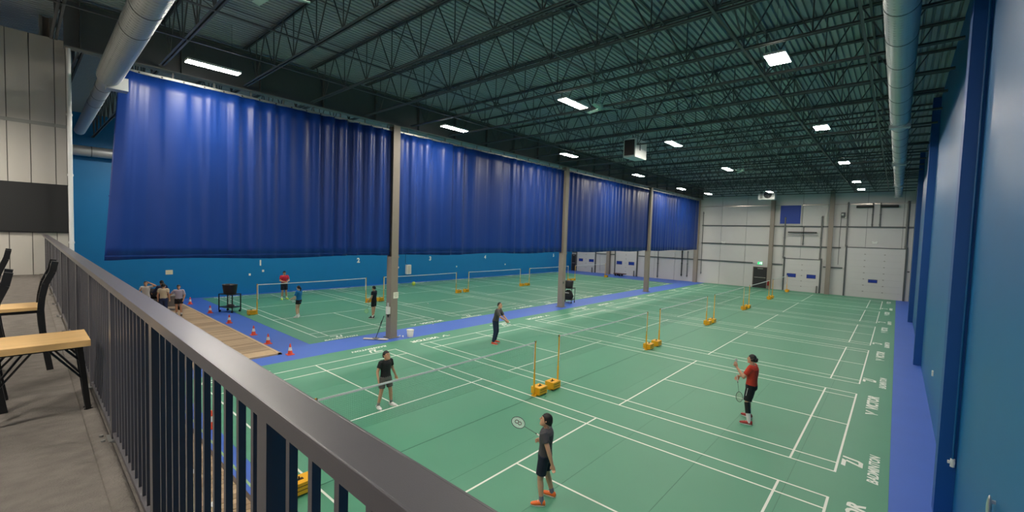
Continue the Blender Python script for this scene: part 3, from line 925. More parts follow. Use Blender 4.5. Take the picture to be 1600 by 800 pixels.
MB().box((-8.72, -11.22, 0), (8.1, -11.16, .055)).build('edge_trim', mat('dark_trim', (86, 70, 56), .6), bw)
for k in range(9):
    x = -5.9 + 1.33 * k
    MB().box((x - .06, -11.68, .052), (x + .1, -11.56, .0545)).build('tape_mark', M_WHITE, bw)

# ------------------------------------------------------------------ net posts and nets
SLOT = mat('post_slot_dark', (60, 40, 14), .7)
def net_post(x, y, s, label, hgt=1.55, white_top=False):
    """s: side (+1/-1 in y) to which the weighted base reaches"""
    t = thing('net_post', label, 'net post', (x, y, 0.005), 0, 'yellow net posts')
    MB().cyl((0, 0, 0), (0, 0, hgt), .018, 10).build('pole', M_YELLOW, t)
    MB().cyl((0, 0, 0), (0, 0, .62), .027, 10).build('sleeve', M_YELLOW, t)
    b = MB().box((-.15, s * .06, .035), (.15, s * .42, .23)).build('weight_box', M_YELLOW, t)
    MB().box((-.152, s * .10, .10), (.152, s * .38, .112)).build('groove', SLOT, b)
    MB().box((-.152, s * .10, .165), (.152, s * .38, .177)).build('groove', SLOT, b)
    MB().box((-.035, s * .2, .228), (.035, s * .34, .233)).build('handle_slot', SLOT, b)
    MB().cyl((0, s * .27, .232), (0, s * .27, .28), .014, 8).build('handle_pin', M_BLACK, b)
    MB().box((-.06, -s * .03, 0), (.06, s * .42, .035)).build('foot', M_YELLOW, t)
    for sx in (-1, 1):
        MB().cyl((sx * .08, s * .38, .04), (sx * .12, s * .38, .04), .04, 12).build('wheel', M_RUBBER, t)
    MB().box((-.012, -.03, hgt - .05), (.012, .03, hgt)).build('hook', M_STEELDK, t)
    return t

def net(x, y0, y1, label, sag=.02):
    t = thing('badminton_net', label, 'net', (x, y0, 0), 0, 'badminton nets')
    L = y1 - y0
    def top(y): return 1.53 - sag * 4 * (y / L) * (1 - y / L)
    N = 24
    m = MB(); vs_ = []
    for i in range(N + 1):
        y = L * i / N; z = top(y)
        vs_ += [(-.004, y, z), (.004, y, z), (.004, y, z - .038), (-.004, y, z - .038)]
    m.add(vs_, [(4 * i + k, 4 * i + (k + 1) % 4, 4 * i + 4 + (k + 1) % 4, 4 * i + 4 + k) for i in range(N) for k in range(4)])
    m.build('top_tape', mat('net_tape_white', (240, 242, 238), .7), t)
    m = MB(); w = .0009
    ny = int(L / .036); nz = 20
    for i in range(1, ny):
        y = L * i / ny
        m.add([(0, y - w, top(y) - .76), (0, y + w, top(y) - .76), (0, y + w, top(y) - .04), (0, y - w, top(y) - .04)], [(0, 1, 2, 3)])
    for k in range(nz + 1):
        for i in range(8):
            ya, yb = L * i / 8, L * (i + 1) / 8
            za = top(ya) - .04 - .72 * k / nz; zb_ = top(yb) - .04 - .72 * k / nz
            m.add([(0, ya, za - w), (0, yb, zb_ - w), (0, yb, zb_ + w), (0, ya, za + w)], [(0, 1, 2, 3)])
    m.build('net_mesh', M_NET, t)['kind'] = 'stuff'
    for y in (.012, L - .012):
        MB().box((-.003, y - .012, top(y) - .76), (.003, y + .012, top(y))).build('side_tape', MATS['net_tape_white'], t)

for i, cy in enumerate(RC):
    net(0, cy - 3.02, cy + 3.02, 'badminton net of the %s right-hand court from the balcony' % ORD[i])
    net_post(0, cy - 3.05, -1, 'yellow net post at the near side of the %s right-hand court' % ORD[i])
    net_post(0, cy + 3.05, 1, 'yellow net post at the far side of the %s right-hand court' % ORD[i])
for i, cy in enumerate(LC):
    net(LCX, cy - 3.02, cy + 3.02, 'badminton net of the %s court under the curtain' % ORD[i])
    net_post(LCX, cy - 3.05, -1, 'yellow net post at the near side of the %s court under the curtain' % ORD[i])
    net_post(LCX, cy + 3.05, 1, 'yellow net post at the far side of the %s court under the curtain' % ORD[i])

# ------------------------------------------------------------------ traffic cones
CONE = mat('cone_orange', (240, 88, 54), .5)
def cone(x, y, z, label):
    t = thing('traffic_cone', label, 'traffic cone', (x, y, z), 0, 'small orange traffic cones')
    MB().box((-.115, -.115, 0), (.115, .115, .02)).build('base', CONE, t)
    MB().cone((0, 0, .02), (0, 0, .39), .085, .016, 18).build('body', CONE, t)
    MB().cone((0, 0, .15), (0, 0, .27), .0645, .0428, 18, False).build('white_band', M_WHITE, t)
cl = [(-22.27, -7.2, 'orange cone farthest along the boardwalk, by the blue wall'), (-18.71, -7.14, 'orange cone on the boardwalk edge near the black bin cart'),
      (-15.49, -7.2, 'orange cone on the blue floor, third from the blue wall'), (-12.38, -7.2, 'orange cone midway along the boardwalk, fourth from the blue wall'),
      (-10.53, -7.3, 'orange cone next to last before the boardwalk corner'), (-8.5, -7.3, 'orange cone at the corner of the boardwalk'),
      (-7.53, -10.92, 'orange cone seen faintly between the rail pickets, farther one'), (-3.8, -10.85, 'orange cone seen between the rail pickets, nearer one')]
for x, y, lb in cl: cone(x, y, 0.0, lb)

# ------------------------------------------------------------------ carts, mop, bucket, ball, dolly
t = thing('bin_cart', 'black wheeled cart carrying a black bin beside the left court', 'cart', (-18.5, -6.32, 0), .5)
for z in (.25, .92):
    MB().box((-.42, -.27, z), (.42, .27, z + .035)).build('shelf', M_BLACK, t)
for sx in (-1, 1):
    for sy in (-1, 1):
        MB().box((sx * .41 - .02, sy * .26 - .02, .1), (sx * .41 + .02, sy * .26 + .02, .95)).build('upright', M_BLACK, t)
        MB().cyl((sx * .38 - .02, sy * .24, .06), (sx * .38 + .02, sy * .24, .06), .06, 12).build('caster', M_RUBBER, t)
bn = MB().rings([((0, 0, .955), (1, 0, 0), (0, 1, 0), .32, .24), ((0, 0, 1.4), (1, 0, 0), (0, 1, 0), .38, .29), ((0, 0, 1.43), (1, 0, 0), (0, 1, 0), .4, .31), ((0, 0, 1.43), (1, 0, 0), (0, 1, 0), .36, .27), ((0, 0, 1.05), (1, 0, 0), (0, 1, 0), .3, .22)], 20)
bn.build('bin', mat('bin_plastic', (34, 30, 32), .5), t)
MB().cyl((0, -.02, .3), (0, -.02, .92), .03, 8).build('centre_tube', M_WHITE, t)
MB().ball((.05, 0, .33), (.2, .16, .08)).build('bundle', mat('dark_bundle', (60, 58, 60), .8), t)
t = thing('bag_cart', 'black two-tier cart stuffed with bags behind the middle column', 'cart', (-9.1, 10.95, 0), .2)
for z in (.22, .98):
    MB().box((-.36, -.3, z), (.36, .3, z + .04)).build('shelf', M_BLACK, t)
for sx in (-1, 1):
    for sy in (-1, 1):
        MB().cyl((sx * .34, sy * .28, .08), (sx * .34, sy * .28, 1.02), .02, 8).build('upright', M_BLACK, t)
        MB().cyl((sx * .34 - .015, sy * .28, .06), (sx * .34 + .015, sy * .28, .06), .06, 12).build('caster', M_RUBBER, t)
MB().rings([((0, 0, .26), (1, 0, 0), (0, 1, 0), .28, .24), ((.03, 0, .45), (1, 0, 0), (0, 1, 0), .34, .28), ((-.02, 0, .7), (1, 0, 0), (0, 1, 0), .28, .22), ((0, 0, .86), (1, 0, 0), (0, 1, 0), .12, .1)], 14).build('bag', mat('bag_black', (24, 25, 28), .7), t)
MB().box((-.14, -.31, .66), (.16, -.29, .74)).build('bag_label', mat('bag_label', (150, 150, 150), .6), t)
MB().rings([((0, 0, 1.02), (1, 0, 0), (0, 1, 0), .27, .22), ((0, 0, 1.45), (1, 0, 0), (0, 1, 0), .33, .27), ((0, 0, 1.5), (1, 0, 0), (0, 1, 0), .3, .25)], 16).build('bin', MATS['bin_plastic'], t)
t = thing('dust_mop', 'wide dust mop leaning on the nearest column', 'mop', (-8.45, -3.95, 0))
MB().rings([((-.38, -.3, .03), (.3, -.7, 0), (0, 0, 1), .12, .03), ((.38, .3, .03), (.3, -.7, 0), (0, 0, 1), .12, .03)], 10).build('mop_head', mat('mop_cotton', (206, 200, 186), .9, var=.1, scale=40), t)
MB().box((-.12, -.1, .05), (.12, .1, .075)).build('clamp', M_STEEL, t)
MB().cyl((0, 0, .07), (.055, .33, .95), .014, 8).build('handle', M_BLACK, t)
MB().cyl((.03, .2, .62), (.043, .25, .76), .022, 8).build('grip', M_BLACK, t)
t = thing('bucket', 'small white bucket on the blue strip right of the nearest column', 'bucket', (-7.98, -2.6, 0))
MB().rings([((0, 0, 0), (1, 0, 0), (0, 1, 0), .12, .12), ((0, 0, .30), (1, 0, 0), (0, 1, 0), .15, .15), ((0, 0, .30), (1, 0, 0), (0, 1, 0), .142, .142), ((0, 0, .03), (1, 0, 0), (0, 1, 0), .115, .115)], 20).build('pail', M_WHITE, t)
MB().cyl((0, 0, .265), (0, 0, .3), .157, 20, False).build('rim', M_WHITE, t)
MB().tube([(.15 * math.cos(a), .02, .27 - .1 * math.sin(a)) for a in [PI * k / 10 for k in range(11)]], .005, 5).build('bail', M_STEEL, t)
o = MB().ball((0, 0, 0), .16, 18, 12).build('exercise_ball', mat('lime_ball', (196, 214, 84), .5), None, (-22.5, 8.1, .163))
tag(o, 'lime yellow ball on the floor near the blue wall', 'ball')
MB().tube([(.161 * math.cos(2 * PI * k / 20), .161 * math.sin(2 * PI * k / 20) * .5, .161 * math.sin(2 * PI * k / 20) * .866) for k in range(20)], .004, 4, True).build('seam', mat('ball_seam', (150, 166, 60), .5), o)
t = thing('flat_dolly', 'dark flat dolly on black wheels in front of a dock door', 'dolly', (-16.85, 33.1, 0))
MB().box((-.66, -.35, .24), (.66, .35, .32)).build('deck', mat('dolly_brown', (86, 50, 44), .6), t)
for x in (-.42, .12):
    for y in (-.28, .28):
        MB().cyl((x, y - .03, .12), (x, y + .03, .12), .12, 14).build('wheel', M_RUBBER, t)
for lb, x, y in (('white shuttlecock by the bucket on the blue strip', -8.02, -2.93), ('white shuttlecock beside the nearest column base', -8.2, -3.02), ('white shuttlecock lying past the bucket on the green mat', -9.3, -.35), ('white shuttlecock on the VICTOR lettering of the near court', -7.05, -1.25), ('white shuttlecock lying mid court under the curtain', -14.2, 3.2)):
    t = thing('shuttlecock', lb, 'shuttlecock', (x, y, .02), random.uniform(0, 6), 'shuttlecocks lying on the floor')
    MB().ball((0, 0, .012), .016, 8, 6).build('cork', M_WHITE, t)
    MB().cone((.01, 0, .014), (.075, 0, .03), .014, .034, 12, False).build('feathers', M_WHITE, t)
t = thing('tub_cart', 'grey rounded tub cart being pulled along the boardwalk', 'cart', (-20.45, -8.4, .052), 0)
MB().rings([((0, 0, .22), (1, 0, 0), (0, 1, 0), .3, .4), ((0, 0, .75), (1, 0, 0), (0, 1, 0), .42, .6), ((0, 0, .78), (1, 0, 0), (0, 1, 0), .44, .62), ((0, 0, .78), (1, 0, 0), (0, 1, 0), .38, .55), ((0, 0, .4), (1, 0, 0), (0, 1, 0), .3, .4)], 20).build('tub', mat('tub_grey', (120, 118, 116), .6), t)
for sx in (-.22, .22):
    for sy in (-.3, .3):
        MB().cyl((sx - .02, sy, .09), (sx + .02, sy, .09), .09, 12).build('wheel', M_RUBBER, t)
        MB().box((sx - .015, sy - .03, .09), (sx + .015, sy + .03, .24)).build('caster_fork', M_STEEL, t)
t = thing('trolley', 'small steel trolley behind the tub cart on the boardwalk', 'trolley', (-21.25, -8.95, .052), 0)
MB().box((-.28, -.4, .5), (.28, .4, .54)).build('deck', M_STEELDK, t)
for sx in (-.24, .24):
    for sy in (-.35, .35):
        MB().cyl((sx, sy, .1), (sx, sy, .5), .018, 8).build('leg', M_STEELDK, t)
        MB().cyl((sx - .02, sy, .06), (sx + .02, sy, .06), .06, 12).build('wheel', M_RUBBER, t)
for k, (x, y, z, r, c, lb) in enumerate(((-21.25, -8.95, .594, .26, (26, 26, 30), 'black sports bag lying on the small trolley'), (-22.3, -8.6, .052, .22, (84, 78, 74), 'brown-grey sports bag on the boardwalk by the blue wall'))):
    t = thing('sports_bag', lb, 'bag', (x, y, z), 1.2 - k, 'sports bags by the boardwalk carts')
    bm_ = mat('bag_fabric_%d' % k, c, .8, var=.1, scale=20)
    MB().rings([((-.42, 0, r * .8), (0, 1, 0), (0, 0, 1), r * .5, r * .6), ((-.36, 0, r), (0, 1, 0), (0, 0, 1), r * .9, r), ((.36, 0, r), (0, 1, 0), (0, 0, 1), r * .9, r), ((.42, 0, r * .8), (0, 1, 0), (0, 0, 1), r * .5, r * .6)], 16).build('bag_body', bm_, t)
    MB().tube([(-.18, 0, r * 2 - .02), (-.1, 0, r * 2 + .12), (.1, 0, r * 2 + .12), (.18, 0, r * 2 - .02)], .015, 6).build('handle', M_BLACK, t)

# ------------------------------------------------------------------ people
SKIN = mat('skin', (206, 158, 128), .55, var=.03, scale=30)
SKIN2 = mat('skin_light', (220, 180, 152), .55, var=.03, scale=30)
HAIR = mat('black_hair', (22, 19, 18), .55, var=.2, scale=80)
EYE = mat('eye_dark', (24, 18, 16), .3)
LIP = mat('lip', (168, 96, 88), .5)
V = Vector

def remeshed(mbx, voxel, name):
    me = mbx.mesh(name + '_raw')
    ob = bpy.data.objects.new(name + '_raw', me)
    COL.objects.link(ob)
    md = ob.modifiers.new('r', 'REMESH'); md.mode = 'VOXEL'; md.voxel_size = voxel
    ms = ob.modifiers.new('s', 'SMOOTH'); ms.factor = .5; ms.iterations = 3
    dg = bpy.context.evaluated_depsgraph_get()
    out = bpy.data.meshes.new_from_object(ob.evaluated_get(dg))
    bpy.data.objects.remove(ob); bpy.data.meshes.remove(me)
    out.name = name
    out.polygons.foreach_set('use_smooth', [True] * len(out.polygons))
    return out

def hand(m, wr, d, side, detail, curl=.5, roll=0.0):
    """palm and five fingers; d = direction of the hand, side=+1 right / -1 left"""
    d = V(d).normalized()
    u = V((0, 0, 1)).cross(d)
    if u.length < .2: u = V((1, 0, 0)) - d * d.x
    u.normalize()
    n = d.cross(u)                       # back of hand normal
    u = (Matrix.Rotation(roll, 3, d) @ u); n = (Matrix.Rotation(roll, 3, d) @ n)
    wr = V(wr)
    m.rings([(wr - d * .02, u, n, .027, .021), (wr + d * .02, u, n, .034, .019), (wr + d * .06, u, n, .042, .017), (wr + d * .085, u, n, .041, .015)], 12)
    for k, (o, L) in enumerate(((-.03, .062), (-.0105, .072), (.0105, .068), (.03, .054))):
        a = wr + d * .08 + u * o
        d1 = (d - n * (.5 * curl)).normalized(); d2 = (d - n * (1.6 * curl)).normalized(); d3 = (d * .4 - n * (2.0 * curl)).normalized()
        b = a + d1 * (L * .45); c = b + d2 * (L * .32); e = c + d3 * (L * .25)
        if detail:
            m.capsule(a, b, .0095, .009, 8); m.capsule(b, c, .009, .0085, 8); m.capsule(c, e, .0085, .0075, 8)
        else:
            m.capsule(a, c, .011, .009, 6)
    a = wr + d * .025 - u * (.03 * side)
    b = a + (d * .7 - u * (.6 * side)).normalized() * .035; c = b + (d * .9 - u * (.15 * side) - n * .3).normalized() * .032
    m.capsule(a, b, .0125, .011, 8); m.capsule(b, c, .011, .0085, 8)

BASE = dict(pelvis=(0, 0, .92), neck=(0, 0, 1.43), head=(0, .025, 1.575), look=(0, 1, 0),
            sh_l=(-.175, 0, 1.385), sh_r=(.175, 0, 1.385), el_l=(-.235, -.02, 1.11), el_r=(.235, -.02, 1.11), wr_l=(-.25, .03, .87), wr_r=(.25, .03, .87),
            hip_l=(-.09, 0, .90), hip_r=(.09, 0, .90), kn_l=(-.1, .02, .49), kn_r=(.1, .02, .49), an_l=(-.105, -.02, .085), an_r=(.105, -.02, .085), yaw_l=12, yaw_r=-12)

def person(label, loc, face, H, shirt, bottom, shoe, pose=None, long_pants=False, short_len=.62, sleeve=.55, skin=SKIN, detail=False, sock=(232, 230, 226),
           sock_h=.10, hair='short', headk=1.0, curl=(.45, .45), build=1.0, sole=(230, 228, 222), extra=None, hem=.0, hand_dir=None):
    P = dict(BASE); P.update(pose or {})
    J = {k: V(v) for k, v in P.items() if isinstance(v, tuple)}
    s = H / 1.70
    t = thing('person', label, 'person', loc, R(face - 90), 'people in the badminton hall')
    t.scale = (s, s, s)
    vox = (.0065 if detail else .012) / s
    kb = build
    pel, neck, hd = J['pelvis'], J['neck'], J['head']
    ax = (J['sh_r'] - J['sh_l']).normalized()
    up = (neck - pel).normalized()
    fw = up.cross(ax).normalized()
    # ---- body
    m = MB()
    def torso(mm, g, z0=-.09, flat=False):
        st = [(z0, .150, .105), (.0, .158, .112), (.18, .145, .102), (.36, .138, .098), (.62, .158, .112), (.82, .172, .110), (.93, .155, .088), (1.0, .075, .062)]
        Lt = (neck - pel).length
        mm.rings([(pel + up * (Lt * q), ax, fw, (rx + g) * kb, (ry + g) * kb) for q, rx, ry in st], 20)
    torso(m, -.012)
    m.capsule(neck - up * .03, hd - V((0, 0, .06)), .056, .05, 12)
    lk = J['look'].normalized()
    hk = headk
    hx = lk.cross(V((0, 0, 1))).normalized(); hu = hx.cross(lk).normalized()
    def hp(a, b, c): return hd + (hx * a + lk * b + hu * c) * hk
    # skull, jaw, nose, ears
    rg = []
    for q, rx, ry, oy in ((-.115, .030, .034, .045), (-.105, .045, .050, .038), (-.075, .058, .070, .022), (-.035, .067, .084, .008), (.01, .073, .092, .0), (.05, .072, .092, -.004), (.085, .058, .074, -.006), (.105, .036, .046, -.006), (.112, .012, .016, -.006)):
        rg.append((hp(0, oy, q), hx, lk, rx * hk, ry * hk))
    m.rings(rg, 20)
    m.capsule(hp(0, .088, .012), hp(0, .106, -.022), .009 * hk, .014 * hk, 8)
    for sd in (-1, 1):
        m.rings([(hp(sd * .068, -.005, -.035), lk, hx, .012 * hk, .008 * hk), (hp(sd * .078, -.010, -.01), lk, hx, .020 * hk, .008 * hk), (hp(sd * .079, -.012, .015), lk, hx, .017 * hk, .008 * hk), (hp(sd * .074, -.012, .026), lk, hx, .006 * hk, .006 * hk)], 10)
    for sd, c in ((-1, 'l'), (1, 'r')):
        sh, el, wr = J['sh_' + c], J['el_' + c], J['wr_' + c]
        m.capsule(sh, el, .050 * kb, .040 * kb, 12)
        m.capsule(el, el.lerp(wr, .3), .040 * kb, .040 * kb, 12)
        m.capsule(el.lerp(wr, .3), wr, .040 * kb, .026, 12)
        hdv = (wr - el).normalized()
        if hand_dir and c in hand_dir: hdv = V(hand_dir[c]).normalized()
        hand(m, wr, hdv, sd, detail, curl[0] if c == 'l' else curl[1], R(90) * sd)
        hip, kn, an = J['hip_' + c], J['kn_' + c], J['an_' + c]
        m.capsule(hip, kn, .082 * kb, .054 * kb, 14)
        m.capsule(kn, kn.lerp(an, .32), .053 * kb, .055 * kb, 12)
        m.capsule(kn.lerp(an, .32), an, .055 * kb, .036, 12)
        yw = R(P['yaw_' + c]); f = V((-math.sin(yw) * sd * 0 + math.sin(-yw), math.cos(yw), 0))
        m.capsule(an - V((0, 0, .03)), an + f * .12 - V((0, 0, .045)), .035, .028, 10)
    link('body', remeshed(m, vox, 'body'), skin, t)
    # ---- face
    e = MB()
    for sd in (-1, 1):
        e.ball(hp(sd * .031, .083, .012), .0085 * hk, 8, 6)
    e.build('eyes', EYE, t)
    MB().capsule(hp(-.042, .084, .031), hp(-.02, .091, .034), .004 * hk, .004 * hk, 6).capsule(hp(.042, .084, .031), hp(.02, .091, .034), .004 * hk, .004 * hk, 6).build('eyebrows', HAIR, t)
    MB().capsule(hp(-.02, .083, -.058), hp(.02, .083, -.058), .006 * hk, .006 * hk, 6).build('mouth', LIP, t)
    # ---- hair
    n, mm_ = 22, 12
    hv = []; hf = []
    for j in range(mm_ + 1):
        th = j / mm_
        for k in range(n):
            a = 2 * PI * k / n
            front = math.sin(a)                       # +1 at the face
            low = .052 if front > .5 else (.052 * (front / .5) - .022 * (1 - front / .5) if front > 0 else -.022 - .03 * (-front))
            if hair == 'buzz': low += .012
            z = .128 + (low - .128) * th
            zz = max(-.2, min(1, (z - .0) / .128))
            rr = math.sqrt(max(0, 1 - zz * zz)) if z > 0 else 1
            gx_, gy_ = (.084, .104) if hair != 'buzz' else (.078, .098)
            bump_ = 1 + .03 * math.sin(5 * a + j) * (1 if hair != 'buzz' else 0)
            hv.append(hp(math.cos(a) * gx_ * rr * bump_, -.008 + math.sin(a) * gy_ * rr * bump_, z))
    for j in range(mm_):
        for k in range(n):
            hf.append((j * n + k, (j + 1) * n + k, (j + 1) * n + (k + 1) % n, j * n + (k + 1) % n))
    hm = MB().add(hv, hf, True)
    if hair == 'tail':
        hm.capsule(hp(0, -.1, .02), hp(0, -.14, -.03), .025, .035, 10).capsule(hp(0, -.14, -.03), hp(0, -.12, -.2), .035, .012, 10)
    if hair == 'mop':
        for k in range(9):
            a = PI + PI * k / 8
            hm.ball(hp(math.cos(a) * .07, -.02 + math.sin(a) * .085, -.01 + .03 * (k % 2)), .034, 8, 6)
    ho = hm.build('hair', HAIR, t)
    # ---- clothes
    if callable(shirt):
        SM = shirt()
    else:
        SM = mat('cloth_%d_%d_%d' % shirt, shirt, .8, var=.06, scale=25, bump=.12, bscale=30)
    m = MB()
    torso(m, .014, -.13 - hem)
    for sd, c in ((-1, 'l'), (1, 'r')):
        sh, el, wr = J['sh_' + c], J['el_' + c], J['wr_' + c]
        end = sh.lerp(el, sleeve) if sleeve <= 1 else el.lerp(wr, sleeve - 1)
        m.capsule(neck + ax * (sd * .05) - up * .05, sh + ax * (sd * -.01), .06, .066 * kb, 12)
        if sleeve <= 1:
            m.cone(sh - (el - sh).normalized() * .02, end, .072 * kb, .066 * kb, 14)
        else:
            m.capsule(sh, el, .066 * kb, .054 * kb, 12); m.cone(el, end, .054 * kb, .05 * kb, 12)
    link('shirt', remeshed(m, max(vox, .010), 'shirt'), SM, t)
    BM = mat('cloth_%d_%d_%d' % bottom, bottom, .8, var=.06, scale=25, bump=.12, bscale=30)
    m = MB()
    m.rings([(pel + up * .06, ax, fw, .158 * kb, .118 * kb), (pel, ax, fw, .172 * kb, .128 * kb), (pel - V((0, 0, .08)), ax, fw, .172 * kb, .125 * kb), (pel - V((0, 0, .13)), ax, fw, .12 * kb, .09 * kb)], 18)
    for sd, c in ((-1, 'l'), (1, 'r')):
        hip, kn, an = J['hip_' + c], J['kn_' + c], J['an_' + c]
        if long_pants:
            m.capsule(hip, kn, .098 * kb, .072 * kb, 14); m.cone(kn, an + V((0, 0, .02)), .072 * kb, .058, 14)
            m.ball(kn, .072 * kb)
        else:
            m.cone(hip + V((0, 0, .03)), hip.lerp(kn, short_len), .098 * kb, .094 * kb, 14)
    link('trousers' if long_pants else 'shorts', remeshed(m, max(vox, .010), 'shorts'), BM, t)
    KM = mat('sock_%d_%d_%d' % sock, sock, .85)
    HM = mat('shoe_%d_%d_%d' % shoe, shoe, .5)
    OM = mat('sole_%d_%d_%d' % sole, sole, .6)
    for sd, c in ((-1, 'l'), (1, 'r')):
        kn, an = J['kn_' + c], J['an_' + c]
        yw = R(P['yaw_' + c]); f = V((math.sin(-yw), math.cos(yw), 0)); r_ = V((math.cos(yw), math.sin(yw), 0))
        if not long_pants or sock_h > .05:
            d = (kn - an).normalized()
            MB().cone(an - d * .04, an + d * sock_h, .044, .047 if sock_h < .2 else .058, 12).build('sock', KM, t)
        z0 = an.z - .085
        b = V((an.x, an.y, z0))
        so = MB().rings([(b - f * .075 + V((0, 0, .045)), r_, V((0, 0, 1)), .025, .03), (b - f * .06 + V((0, 0, .055)), r_, V((0, 0, 1)), .04, .05), (b - f * .01 + V((0, 0, .06)), r_, V((0, 0, 1)), .045, .058),
                         (b + f * .06 + V((0, 0, .05)), r_, V((0, 0, 1)), .048, .045), (b + f * .13 + V((0, 0, .04)), r_, V((0, 0, 1)), .050, .034), (b + f * .18 + V((0, 0, .036)), r_, V((0, 0, 1)), .042, .026), (b + f * .205 + V((0, 0, .034)), r_, V((0, 0, 1)), .018, .014)], 14)
        sh_o = so.build('shoe', HM, t)
        MB().rings([(b + f * .065, f, r_, .142, .046), (b + f * .065 + V((0, 0, .022)), f, r_, .145, .05)], 18).build('sole', OM, sh_o)
        MB().bar(b + f * .04 + r_ * -.03 + V((0, 0, .098)), b + f * .04 + r_ * .03 + V((0, 0, .098)), .006).bar(b + f * .07 + r_ * -.03 + V((0, 0, .092)), b + f * .07 + r_ * .03 + V((0, 0, .092)), .006).build('laces', OM, sh_o)
    if extra:
        extra(t, J)
    return t

# rackets
def racket(label, grip, head, normal, strings=(226, 232, 224), frame=(40, 44, 44), gripc=(230, 228, 220), mark=None):
    """grip end and head centre in world space"""
    g = V(grip); h = V(head)
    d = (h - g).normalized()
    g = h - d * .52
    u = d.cross(V(normal)).normalized(); n = u.cross(d).normalized()
    t = thing('badminton_racket', label, 'racket', tuple(g), 0, 'badminton rackets')
    def w(a, b, c=0): return d * a + u * b + n * c
    N = 28
    MB().tube([w(.52 + .125 * math.cos(2 * PI * k / N), .098 * math.sin(2 * PI * k / N)) for k in range(N)], .006, 6, True).build('head_frame', mat('racket_frame_%d_%d_%d' % frame, frame, .35), t)
    st = MB()
    q = .0011
    for k in range(-8, 9):
        a = k * .0118; L = .12 * math.sqrt(max(0, 1 - (a / .098) ** 2))
        st.add([w(.52 - L, a - q), w(.52 + L, a - q), w(.52 + L, a + q), w(.52 - L, a + q)], [(0, 1, 2, 3)])
    for k in range(-10, 11):
        a = k * .0118; L = .094 * math.sqrt(max(0, 1 - (a / .125) ** 2))
        st.add([w(.52 + a - q, -L, .0005), w(.52 + a + q, -L, .0005), w(.52 + a + q, L, .0005), w(.52 + a - q, L, .0005)], [(0, 1, 2, 3)])
    st.build('strings', mat('racket_string_%d_%d_%d' % strings, strings, .4), t)
    MB().cyl(w(.15, 0), w(.40, 0), .0038, 8).build('shaft', mat('racket_shaft', (50, 52, 54), .3), t)
    MB().cone(w(.14, 0), w(.17, 0), .012, .004, 10).build('collar', M_BLACK, t)
    MB().cyl(w(-.03, 0), w(.14, 0), .0135, 10).build('grip', mat('racket_grip_%d_%d_%d' % gripc, gripc, .7), t)
    if mark:
        mk = MB()
        for sgn in (-1, 1):
            mk.tube([w(.52 + sgn * .03 + .032 * math.cos(2 * PI * k / 14), .03 * math.sin(2 * PI * k / 14), .002) for k in range(14)], .006, 5, True)
        mk.build('string_mark', mat('string_mark', mark, .6), t)
    return t

# 1 boy in black, near court
def black_extra(t, J):
    MB().box((-.05, -.135, 1.0), (.03, -.13, 1.02)).build('waist_label', M_WHITE, t)
person('boy in black T-shirt, grey shorts and white shoes waiting at the near net', (-2.17, -7.51, .005), 6, 1.44, (26, 27, 30), (96, 92, 90), (232, 230, 228),
       dict(head=(0, .03, 1.57), look=(-.12, 1, .30), an_l=(-.21, .02, .085), an_r=(.21, -.06, .085), kn_l=(-.15, .05, .49), kn_r=(.15, .0, .49), el_l=(-.27, -.02, 1.12), el_r=(.27, -.03, 1.12), wr_l=(-.33, .06, .9), wr_r=(.30, .05, .9)),
       detail=True, headk=1.16, short_len=.72, build=1.04, sleeve=.6, sock=(150, 150, 150), sock_h=.1)
# 2 boy nearest the camera, seen from behind
person('boy in dark grey T-shirt, navy shorts and orange shoes, nearest player seen from behind', (3.12, -7.83, .005), 203, 1.50, (72, 70, 74), (22, 30, 48), (238, 112, 40),
       dict(neck=(0, -.02, 1.43), head=(0, .0, 1.575), look=(.0, 1, .28), an_l=(-.16, .0, .085), an_r=(.2, -.12, .085), kn_l=(-.12, .05, .49), kn_r=(.14, -.02, .49),
            el_l=(-.25, -.12, 1.12), wr_l=(-.26, -.2, .88), el_r=(.29, .0, 1.13), wr_r=(.29, .15, 1.06)),
       detail=True, headk=1.12, short_len=.8, build=1.06, sock=(120, 120, 138), sock_h=.1, sole=(236, 226, 214), skin=SKIN, curl=(.4, .9))
racket('white-strung racket held out in front of the nearest boy', (2.92, -7.62, .95), (2.47, -7.78, 1.135), (.35, -.5, .8), frame=(70, 74, 76), strings=(236, 240, 236), mark=(90, 70, 70))
# 3 red player
def red_extra(t, J):
    for c in ('l',):
        kn, an = J['kn_' + c], J['an_' + c]
        MB().cone(kn.lerp(an, .0) + V((0, 0, .03)), kn.lerp(an, .55), .064, .062, 14).build('calf_sleeve', M_BLACK, t)
    for sd, c in ((-1, 'l'), (1, 'r')):
        h, k = J['hip_' + c], J['kn_' + c]
        MB().bar(h + V((sd * .1, .03, -.02)), h.lerp(k, .5) + V((sd * .098, .035, 0)), .012, .05).build('side_stripe', M_WHITE, t)
person('player in orange-red shirt and black shorts about to serve, racket pointing down', (4.83, -1.60, .005), 178, 1.69, (206, 62, 42), (26, 28, 32), (168, 44, 38),
       dict(neck=(0, -.01, 1.43), look=(0, 1, .12), an_l=(-.25, -.05, .085), an_r=(.25, .08, .085), kn_l=(-.16, .04, .49), kn_r=(.16, .1, .49),
            el_l=(-.23, .13, 1.14), wr_l=(-.16, .32, 1.34), el_r=(.24, .08, 1.12), wr_r=(.1, .33, 1.05)),
       detail=True, short_len=.85, build=1.05, sock_h=.2, hair='mop', extra=red_extra, sole=(238, 236, 230), sleeve=.7, hem=.04, curl=(.8, 1.0), hand_dir={'l': (-.1, .3, 1), 'r': (-.1, .5, -.6)})
racket('racket hanging head-down from the hand of the red player', (4.47, -1.52, 1.06), (4.56, -1.56, .54), (.8, -.55, .1), frame=(60, 64, 62), strings=(198, 222, 170))
